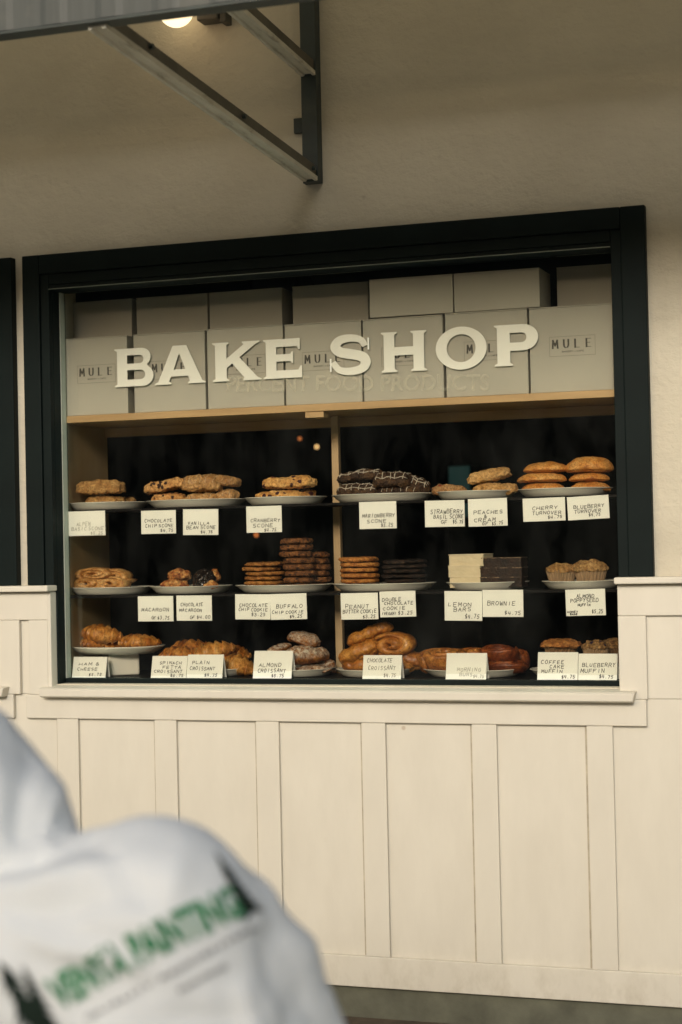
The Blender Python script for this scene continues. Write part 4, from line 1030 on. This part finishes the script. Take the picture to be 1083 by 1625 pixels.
tents = [
 ((117, 170, 1053, 1085), [('HAM &', .18, .78, .58, .13), ('CHEESE', .14, .74, .34, .13), ('$5.75', .5, .88, .08, .13)], 'tilted tent card reading ham and cheese', 'ink'),
 ((242, 297.6, 1051, 1085), [('SPINACH', .22, .84, .62, .13), ('FETTA', .32, .84, .42, .13), ('CROISSANT', .08, .88, .23, .13), ('$6.75', .55, .92, .05, .12)], 'tent card reading spinach fetta croissant', 'ink'),
 ((298.4, 355, 1048.5, 1085), [('PLAIN', .14, .62, .60, .14), ('CROISSANT', .08, .78, .34, .14), ('$4.75', .5, .86, .07, .13)], 'tent card reading plain croissant', 'ink'),
 ((404, 465, 1043, 1086), [('ALMOND', .14, .72, .42, .13), ('CROISSANT', .12, .84, .22, .13), ('$5.75', .48, .8, .04, .12)], 'tent card reading almond croissant', 'ink'),
 ((577, 638, 1050, 1087), [('CHOCOLATE', .1, .75, .70, .16), ('CROISSANT', .14, .84, .38, .17), ('$4.75', .55, .86, .08, .14)], 'thin-lettered tent card reading chocolate croissant', 'printline'),
 ((709, 773, 1046, 1087), [('MORNING', .28, .86, .30, .14), ('BUNS', .34, .66, .12, .13), ('$4.75', .68, .94, .06, .12)], 'faded tent card reading morning buns', 'paleink'),
 ((854, 917.6, 1044, 1087), [('COFFEE', .08, .66, .58, .12), ('CAKE', .3, .66, .42, .12), ('MUFFIN', .1, .62, .26, .12), ('$4.75', .6, .93, .06, .13)], 'tent card reading coffee cake muffin', 'ink'),
 ((918.4, 980, 1046, 1087), [('BLUEBERRY', .1, .95, .50, .14), ('MUFFIN', .06, .68, .28, .14), ('$4.75', .54, .9, .06, .13)], 'tent card reading blueberry muffin', 'ink'),
]
for i, (px, ln, lab, mt) in enumerate(tents):
    card(px, ln, lab, tent=True, Y=0.086, mat=mt, seed=40+i, rot=0)

# ------------------------------------------------------------------ awning
AY = -1.454
aw = empty('metal_awning', (-0.07, 0, 2.5), 'weathered grey metal awning held by steel wall brackets over the window', 'awning')
bm = bmesh.new(); n = 520; x0, x1 = -4.5, 4.5
A, B, C_, D_ = [], [], [], []
for i in range(n+1):
    x = x0+(x1-x0)*i/n; d = .0022*(1 if (i % 8) < 3 else 0)
    A.append(bm.verts.new((x+.07, AY-d, 2.598-2.5))); B.append(bm.verts.new((x+.07, AY-d, 2.97-2.5)))
    C_.append(bm.verts.new((x+.07, AY+.012, 2.598-2.5))); D_.append(bm.verts.new((x+.07, AY+.012, 2.97-2.5)))
for i in range(n):
    bm.faces.new((A[i], A[i+1], B[i+1], B[i])); bm.faces.new((C_[i], C_[i+1], D_[i+1], D_[i])); bm.faces.new((A[i], A[i+1], C_[i+1], C_[i])); bm.faces.new((B[i], B[i+1], D_[i+1], D_[i]))
link('fascia', bm, 'fascia', aw)
box('bottom_angle', -4.5, 4.5, AY-.006, AY+.045, 2.589, 2.5955, 'steel', aw, .001)
bm = bmesh.new()
vs = [bm.verts.new(v) for v in ((-4.43, 0.0, .77), (4.57, 0.0, .77), (4.57, AY+.013, .505), (-4.43, AY+.013, .505))]; bm.faces.new(vs)
link('unseen_roof', bm, 'roof', aw)  # unseen awning roof, built to pass fill light
def beam(bm, p, q, w_, h_):
    """channel section: box with a shallow groove on the underside"""
    p, q = Vector(p), Vector(q); t_ = (q-p).normalized(); s = Vector((1, 0, 0)); u_ = s.cross(t_)
    if u_.z < 0: u_ = -u_
    prof = [(-w_/2, 0), (-w_*.28, 0), (-w_*.22, .006), (w_*.22, .006), (w_*.28, 0), (w_/2, 0), (w_/2, h_), (-w_/2, h_)]
    a = [bm.verts.new(p+s*x+u_*z) for x, z in prof]; b = [bm.verts.new(q+s*x+u_*z) for x, z in prof]
    for i in range(8): bm.faces.new((a[i], a[(i+1) % 8], b[(i+1) % 8], b[i]))
    bm.faces.new(a); bm.faces.new(b)
def bracket(x, first):
    br = box('bracket', x-.024, x+.024, -.045, -.001, 2.497, 3.235, 'steel', aw, .002)
    off = aw.location+br.location
    box('flange', x-.030, x-.0245, -.030, -.001, 2.497, 3.23, 'steel', br, .001)
    for (za, zb_, nm) in ((2.498, 2.579, 'arm'), (2.815, 2.897, 'arm')):  # light underside and shaded sides of the arm put into two colours
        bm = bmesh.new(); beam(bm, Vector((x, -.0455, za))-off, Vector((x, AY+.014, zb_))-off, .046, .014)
        link('lit_underside', bm, 'brace', br, bevel=.0015)
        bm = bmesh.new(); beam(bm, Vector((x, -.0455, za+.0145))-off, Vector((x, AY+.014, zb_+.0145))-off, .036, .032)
        link(nm, bm, 'armshade', br, bevel=.0015)
    box('clip', x-.062, x-.0305, -.014, -.001, 2.655, 2.700, 'steel', br, .001)
    bm = bmesh.new()
    for (yy, zz) in ((-.075, 2.53), (-.62, 2.563), (-1.2, 2.60)):
        r = bmesh.ops.create_cone(bm, segments=6, radius1=.007, radius2=.007, depth=.012, cap_ends=True, matrix=Matrix.Translation(Vector((x+.022, yy, zz))-off) @ Matrix.Rotation(radians(90), 4, 'Y'))
    link('bolts', bm, 'steel', br)
for x in (-2.55, -.090, 2.37): bracket(x, True)

# wall lamp under the awning
lp = empty('wall_lamp', (-0.43, 0, 3.07), 'lit round bulb beside a grey junction box on the wall under the awning', 'lamp')
box('junction_box', -.445, -.375, -.060, -.001, 3.020, 3.12, 'lampmetal', lp, .004)
box('bracket_plate', -.372, -.352, -.052, -.001, 3.010, 3.11, 'lampmetal', lp, .002)
bm = bmesh.new(); tube(bm, [(-.015, -.035, -.0), (-.04, -.05, .0)], .014, 16); link('socket', bm, 'lampmetal', lp, True)
bm = bmesh.new(); bmesh.ops.create_uvsphere(bm, u_segments=32, v_segments=20, radius=.055); o = link('bulb', bm, 'bulb', lp, True, (-.076, -.075, -.012))
pl = bpy.data.lights.new('bulb_glow', 'POINT'); pl.energy = 0.12; pl.color = (1, .62, .3); pl.shadow_soft_size = .045
po = bpy.data.objects.new('bulb_glow', pl); COL.objects.link(po); po.parent = lp; po.location = (-.02, -.16, -.06)

# ------------------------------------------------------------------ dim things deep inside the shop
def far(px, py, Y, r, mat, label):
    p = at(px, py, Y); t = empty('pendant_lamp', p, label, 'lamp', 'small lamps deep inside the shop')
    bm = bmesh.new(); bmesh.ops.create_uvsphere(bm, u_segments=16, v_segments=10, radius=r); link('globe', bm, mat, t, True)
    bm = bmesh.new(); tube(bm, [(0, 0, r*.9), (0, 0, 3.0-p.z)], .004, 6); link('cord', bm, 'shelf', t)
far(503, 709, 3.2, .013, 'interiorlamp', 'tiny amber globe lamp, the brighter one left of the post')
far(476, 696, 3.6, .011, 'interiorred', 'faint globe lamp just left of the amber one')
far(407, 849, 2.8, .012, 'interiorred', 'small red glow below the cranberry card')
a = at(709, 738, 5.4); b = at(757, 800, 5.4); 
t = empty('teal_cooler', ((a.x+b.x)/2, 5.5, 0.05), 'dim teal lit cooler far back inside the shop', 'cooler')
xa, xb, xm = a.x, b.x, at(744, 738, 5.4).x
box('cabinet', xa, xb, 5.42, 5.8, .051, a.z, 'opp', t, .01)
box('lit_door', xa+.01, xm, 5.41, 5.4195, a.z-.32, a.z-.01, 'tealwin', t)

# ------------------------------------------------------------------ across the street (mirrored faintly in the glass)
op = empty('opposite_building', (0, -20, 0), 'low dark brick building across the street from the shop', 'building')
box('wall', -30, 30, -23, -20, 0, 6.0, 'opp', op)
for k in range(-7, 8): box('window', k*4-1.2, k*4+1.2, -20.0, -19.96, .8, 2.6, 'oppwin', op)
box('parapet', -30.1, 30.1, -23.1, -19.9, 6.001, 6.2, 'concrete', op)
#PERSON-START
# ------------------------------------------------------------------ seated person in the foreground
def PP(px, py, s): return CAM+ray(px, py)*s
def blob(bm, p, q, r1, r2, n=9, sub=3):
    """chain of overlapping balls from p to q; fused later by the voxel remesh"""
    p, q = Vector(p), Vector(q); L = (q-p).length
    k = max(2, int(L/(min(r1, r2)*.40))+1) if L > 1e-6 else 1
    for i in range(k):
        f = i/(k-1) if k > 1 else 0
        bmesh.ops.create_icosphere(bm, subdivisions=sub, radius=r1+(r2-r1)*f, matrix=Matrix.Translation(p.lerp(q, f)))
def fuse(name, bm, mat, parent, voxel, smooth=6, fold=None, origin=None):
    me = bpy.data.meshes.new('tmp'); bm.to_mesh(me); bm.free()
    o = bpy.data.objects.new('tmp', me); COL.objects.link(o)
    m = o.modifiers.new('r', 'REMESH'); m.mode = 'VOXEL'; m.voxel_size = voxel
    s = o.modifiers.new('s', 'SMOOTH'); s.factor = .5; s.iterations = smooth
    bpy.context.view_layer.update()
    me2 = bpy.data.meshes.new_from_object(o.evaluated_get(bpy.context.evaluated_depsgraph_get())); bpy.data.objects.remove(o)
    bm = bmesh.new(); bm.from_mesh(me2); bm.normal_update()
    if fold:
        ds = [fold(v.co) for v in bm.verts]; ns = [v.normal.copy() for v in bm.verts]
        for v, d, n_ in zip(bm.verts, ds, ns): v.co += n_*d
    org = Vector(origin) if origin else Vector((0, 0, 0))
    for v in bm.verts: v.co -= org
    r = link(name, bm, mat, None, True, org if not parent else Vector((0, 0, 0)))
    if parent: r.parent = parent; r.location = org-parent.location
    r.name = name
    return r
M['skin'] = mat_plain('skin', (.42, .25, .17), 0.5, 0.08, 20)
M['hair'] = mat_plain('brown hair', (.05, .03, .02), 0.6, 0.3, 60)
M['denim'] = mat_plain('faded work trousers', (.10, .11, .13), 0.85, 0.2, 12, 0.3, 150)
M['boot'] = mat_plain('brown leather boot', (.09, .05, .03), 0.5, 0.2, 20)
M['sole'] = mat_plain('rubber sole', (.03, .03, .03), 0.8, 0.1, 20)
M['sweat'] = mat_plain('white sweatshirt fleece', (.76, .78, .78), 0.95, 0.04, 5, 0.35, 240, spec=.2)
M['green'] = mat_plain('green screen print', (.05, .22, .10), 0.8, 0.2, 40, spec=.2)
M['greendark'] = mat_plain('dark spruce print', (.010, .020, .014), 0.8, 0.2, 40, spec=.2)
M['greyprint'] = mat_plain('grey screen print', (.10, .10, .10), 0.8, 0.2, 40, spec=.2)
FW = Vector((-.33, .944, 0)); RT = Vector((.944, .33, 0)); UP = Vector((0, 0, 1))
pel = PP(300, 1960, 2.02); org = Vector((pel.x, pel.y, 0))
chest = PP(240, 1500, 2.02); low = PP(300, 1800, 2.03); shR = PP(350, 1475, 2.04); elR = PP(520, 1790, 2.10)
shL = PP(-170, 1540, 2.10); elL = PP(-300, 1830, 2.22); head = PP(-110, 1300, 2.17); neck = PP(-20, 1345, 2.08)
kR = pel+FW*.42+RT*.15+UP*(-.04); kL = pel+FW*.44-RT*.16+UP*(-.04)
aR = Vector((kR.x, kR.y, .10))+FW*(-.06); aL = Vector((kL.x, kL.y, .10))+FW*(.03)
hR = kR+UP*.095-FW*.10; hL = kL+UP*.095-FW*.10
# body: one continuous surface
bm = bmesh.new()
blob(bm, head, head+FW*.02, .098, .095); blob(bm, head+FW*.055-UP*.045, head+FW*.065-UP*.07, .055, .042)
blob(bm, head+FW*.115-UP*.010, head+FW*.125-UP*.035, .010, .016)
blob(bm, head+RT*.098-UP*.01, head+RT*.100-UP*.035, .016, .012); blob(bm, head-RT*.098-UP*.01, head-RT*.100-UP*.035, .016, .012)
blob(bm, head-UP*.05, neck-UP*.06+FW*.02, .058, .062); blob(bm, neck-UP*.06+FW*.02, chest+FW*.03, .065, .10)
blob(bm, chest+FW*.03, pel, .11, .12)
for sh, el, ha in ((shR, elR, hR), (shL, elL, hL)):
    blob(bm, chest+FW*.03, sh, .08, .052); blob(bm, sh, el, .050, .040); blob(bm, el, ha-FW*.06, .038, .025)
    blob(bm, ha-FW*.06, ha+FW*.01, .026, .030)
    for j, ln in enumerate((.062, .075, .080, .070)):
        off = RT*((j-1.5)*.021)*(1 if sh is shR else 1)
        b0 = ha+FW*.03+off; b1 = b0+FW*ln*.55-UP*.006; b2 = b1+FW*ln*.35-UP*ln*.45
        blob(bm, ha+off*.8, b0, .013, .0105, sub=2); blob(bm, b0, b1, .0105, .0095, sub=2); blob(bm, b1, b2, .0095, .008, sub=2)
    th = -RT if sh is shR else RT
    blob(bm, ha-FW*.03+th*.018, ha+FW*.012+th*.052-UP*.008, .014, .0115, sub=2); blob(bm, ha+FW*.012+th*.052-UP*.008, ha+FW*.045+th*.058-UP*.018, .0105, .009, sub=2)
for k_, a_ in ((kR, aR), (kL, aL)):
    hip = pel+(RT if k_ is kR else -RT)*.09
    blob(bm, pel, hip, .10, .085); blob(bm, hip, k_, .080, .056); blob(bm, k_, a_, .052, .036); blob(bm, a_-UP*.03, a_-UP*.03+FW*.15, .038, .03)
body = fuse('person', bm, 'skin', None, .0065, 2, None, org)
tag(body, 'seated person seen from behind in a white hooded sweatshirt with green lettering', 'person')
for s in (-1, 1):
    bm = bmesh.new(); bmesh.ops.create_uvsphere(bm, u_segments=16, v_segments=10, radius=.012); link('eye', bm, 'vinyl', body, True, head+FW*.094+RT*s*.031+UP*.004-org)
bm = bmesh.new(); blob(bm, head+UP*.015-FW*.012, head+UP*.02+FW*.01, .101, .096); fuse('hair', bm, 'hair', body, .008, 3)
# sweatshirt with the hood up
bm = bmesh.new()
blob(bm, head-FW*.01+UP*.014, head+FW*.04-UP*.01, .150, .134); blob(bm, PP(-40, 1335, 2.12), PP(-30, 1370, 2.10), .119, .125)
blob(bm, chest, low, .147, .178); blob(bm, low, pel+UP*.05, .178, .185)
blob(bm, chest, PP(20, 1530, 2.05), .147, .14); blob(bm, PP(20, 1530, 2.05), shL, .14, .10)
blob(bm, chest, shR, .13, .085); blob(bm, shR, elR, .084, .072); blob(bm, elR, hR-FW*.075, .070, .042)
blob(bm, shL, elL, .088, .072); blob(bm, elL, hL-FW*.075, .070, .042)
dvec = (PP(420, 1420, 2)-PP(0, 1560, 2)).normalized()
def to_px(c):
    v = c-CAM; d = v.dot(fw); return PW/2+FPX*v.dot(rt)/d, PH/2-FPX*v.dot(up)/d
# folds of the cloth: (start, end, width, height) in the plane of the back
FOLDS = [((-40, 1400), (135, 1332), 15, -.016), ((0, 1425), (190, 1372), 16, .010), ((10, 1450), (240, 1415), 18, -.009), ((150, 1345), (260, 1440), 22, -.008),
         ((20, 1480), (200, 1530), 22, .011), ((60, 1520), (230, 1565), 16, -.008), ((300, 1340), (250, 1470), 26, .008), ((420, 1490), (470, 1640), 20, -.012),
         ((380, 1560), (420, 1700), 18, .009), ((200, 1640), (400, 1600), 24, -.010), ((40, 1200), (20, 1330), 16, -.010), ((90, 1260), (70, 1350), 12, .008), ((-20, 1180), (-10, 1300), 16, .008)]
def fold(c):
    q = Vector((c.dot(dvec)*2.2, c.z*9, c.y*3)); q2 = Vector((c.x*7, c.z*3.2, c.y*4))
    d = noise.noise(q)*.015+noise.noise(q*2.3+Vector((3, 1, 7)))*.008+noise.noise(q2)*.009
    if (c-CAM).dot(fw) < 2.25:
        x, y = to_px(c); x += noise.noise(c*12)*18; y += noise.noise(c*12+Vector((5, 5, 5)))*18
        for (ax, ay), (bx_, by_), w_, h_ in FOLDS:
            L2_ = (bx_-ax)**2+(by_-ay)**2; t_ = max(0, min(1, ((x-ax)*(bx_-ax)+(y-ay)*(by_-ay))/L2_))
            ds = math.hypot(x-ax-t_*(bx_-ax), y-ay-t_*(by_-ay)); d += h_*math.exp(-(ds/w_)**2)*(1-.5*abs(2*t_-1))
    return d
top = fuse('hooded_sweatshirt', bm, 'sweat', body, .009, 5, fold)
# trousers and boots
bm = bmesh.new()
blob(bm, pel-UP*.01, pel+UP*.02, .150, .155)
for k_, a_, s in ((kR, aR, 1), (kL, aL, -1)):
    hip = pel+RT*s*.095; blob(bm, hip, k_, .105, .080); blob(bm, k_, a_+UP*.02, .074, .058)
fuse('trousers', bm, 'denim', body, .010, 5, lambda c: noise.noise(c*14)*.006)
for a_ in (aR, aL):
    bm = bmesh.new(); blob(bm, a_-UP*.00, a_-UP*.04, .052, .05); blob(bm, a_-UP*.045, a_-UP*.055+FW*.15, .050, .042)
    bt = fuse('boot', bm, 'boot', body, .007, 4)
    bm = bmesh.new(); bx(bm, -.048, .048, -.055, .205, 0, .018)
    so = link('sole', bm, 'sole', bt, False, None, None, .006)
    so.location = Vector((a_.x, a_.y, .0))-org+Vector((0, 0, .0)); so.rotation_euler.z = math.atan2(-FW.x, FW.y)
# screen print laid on the back of the sweatshirt
from mathutils.bvhtree import BVHTree
tb = BVHTree.FromPolygons([top.matrix_basis @ v.co+org for v in top.data.vertices], [tuple(p.vertices) for p in top.data.polygons])
def press(name, polys, mat):
    """polys: (verts 2-D in photo pixels, faces); dropped along the sight line on the cloth"""
    bm = bmesh.new()
    for vs, fs in polys:
        out = []
        for (x, y) in vs:
            d = ray(x, y).normalized(); hit = tb.ray_cast(CAM, d)
            out.append(bm.verts.new(hit[0]+hit[1]*.003-org-top.location) if hit[0] and (hit[0]-CAM).length < 3 else None)
        for f in fs:
            q = [out[i] for i in f]
            if all(q) and len(set(q)) > 2:
                try: bm.faces.new(q)
                except ValueError: pass
    return link(name, bm, mat, top)
def on_back(txt, p0, p1, h, bold, sp=1.0, bow=0):
    me = text_mesh(txt, 1.0, bold, sp, 2)
    bm = bmesh.new(); bm.from_mesh(me); bmesh.ops.triangulate(bm, faces=bm.faces)
    xs = [v.co.x for v in bm.verts]; ys = [v.co.y for v in bm.verts]; x0, x1, y0, y1 = min(xs), max(xs), min(ys), max(ys)
    dx, dy = p1[0]-p0[0], p1[1]-p0[1]; L = math.hypot(dx, dy); ux, uy = dx/L, dy/L; bm.verts.ensure_lookup_table()
    vs = []
    for v in bm.verts:
        u = (v.co.x-x0)/(x1-x0); q = (v.co.y-y0)/(y1-y0)*h+bow*4*u*(1-u)
        vs.append((p0[0]+ux*u*L+uy*q, p0[1]+uy*u*L-ux*q))
    fs = [[v.index for v in f.verts] for f in bm.faces]; bm.free()
    return vs, fs
press('print_lettering', [on_back('VENTA PAINTING', (96, 1606), (388, 1455), 56, .045, 1.0, 6)], 'green')
press('print_small_lettering', [on_back('QUALITY RESIDENTIAL', (140, 1622), (408, 1474), 9, .01), on_back('PAINTING', (286, 1576), (360, 1536), 9, .01)], 'greyprint')
def spruce(tip, base, w_, n=7, seed=0):
    rn = random.Random(seed); out = []
    dx, dy = base[0]-tip[0], base[1]-tip[1]; L = math.hypot(dx, dy); ux, uy = dx/L, dy/L; nx, ny = -uy, ux
    for k in range(n):
        f0 = k/n*.86; f1 = min(f0+.26, 1); ww = w_*(.12+.88*f1)*rn.uniform(.8, 1.15)
        a = (tip[0]+dx*f0, tip[1]+dy*f0); m_ = (tip[0]+dx*(f1-.08), tip[1]+dy*(f1-.08))
        b = (tip[0]+dx*f1+nx*ww, tip[1]+dy*f1+ny*ww); c = (tip[0]+dx*f1-nx*ww, tip[1]+dy*f1-ny*ww)
        out.append(([a, b, m_, c], [(0, 1, 2), (0, 2, 3)]))
    return out
press('printed_spruce', spruce((338, 1352), (402, 1456), 17, 8, 1), 'greendark')
press('printed_spruce', spruce((0, 1524), (72, 1650), 34, 8, 2), 'greendark')
press('printed_spruce', spruce((36, 1530), (84, 1640), 22, 7, 3), 'greendark')
# stool
sz = .0; top_z = pel.z-.165
st = empty('wooden_stool', (pel.x, pel.y, 0), 'round wooden stool under the seated person', 'stool')
bm = bmesh.new(); lathe(bm, [(0, top_z-.035), (.16, top_z-.035), (.17, top_z-.025), (.17, top_z-.008), (.16, top_z), (0, top_z)], 40); link('seat', bm, 'wood', st, True)
for k in range(4):
    a = radians(45+90*k); bm = bmesh.new(); tube(bm, [(cos(a)*.10, sin(a)*.10, top_z-.036), (cos(a)*.17, sin(a)*.17, 0)], .017, 12); link('leg', bm, 'wood', st, True)
#PERSON-END
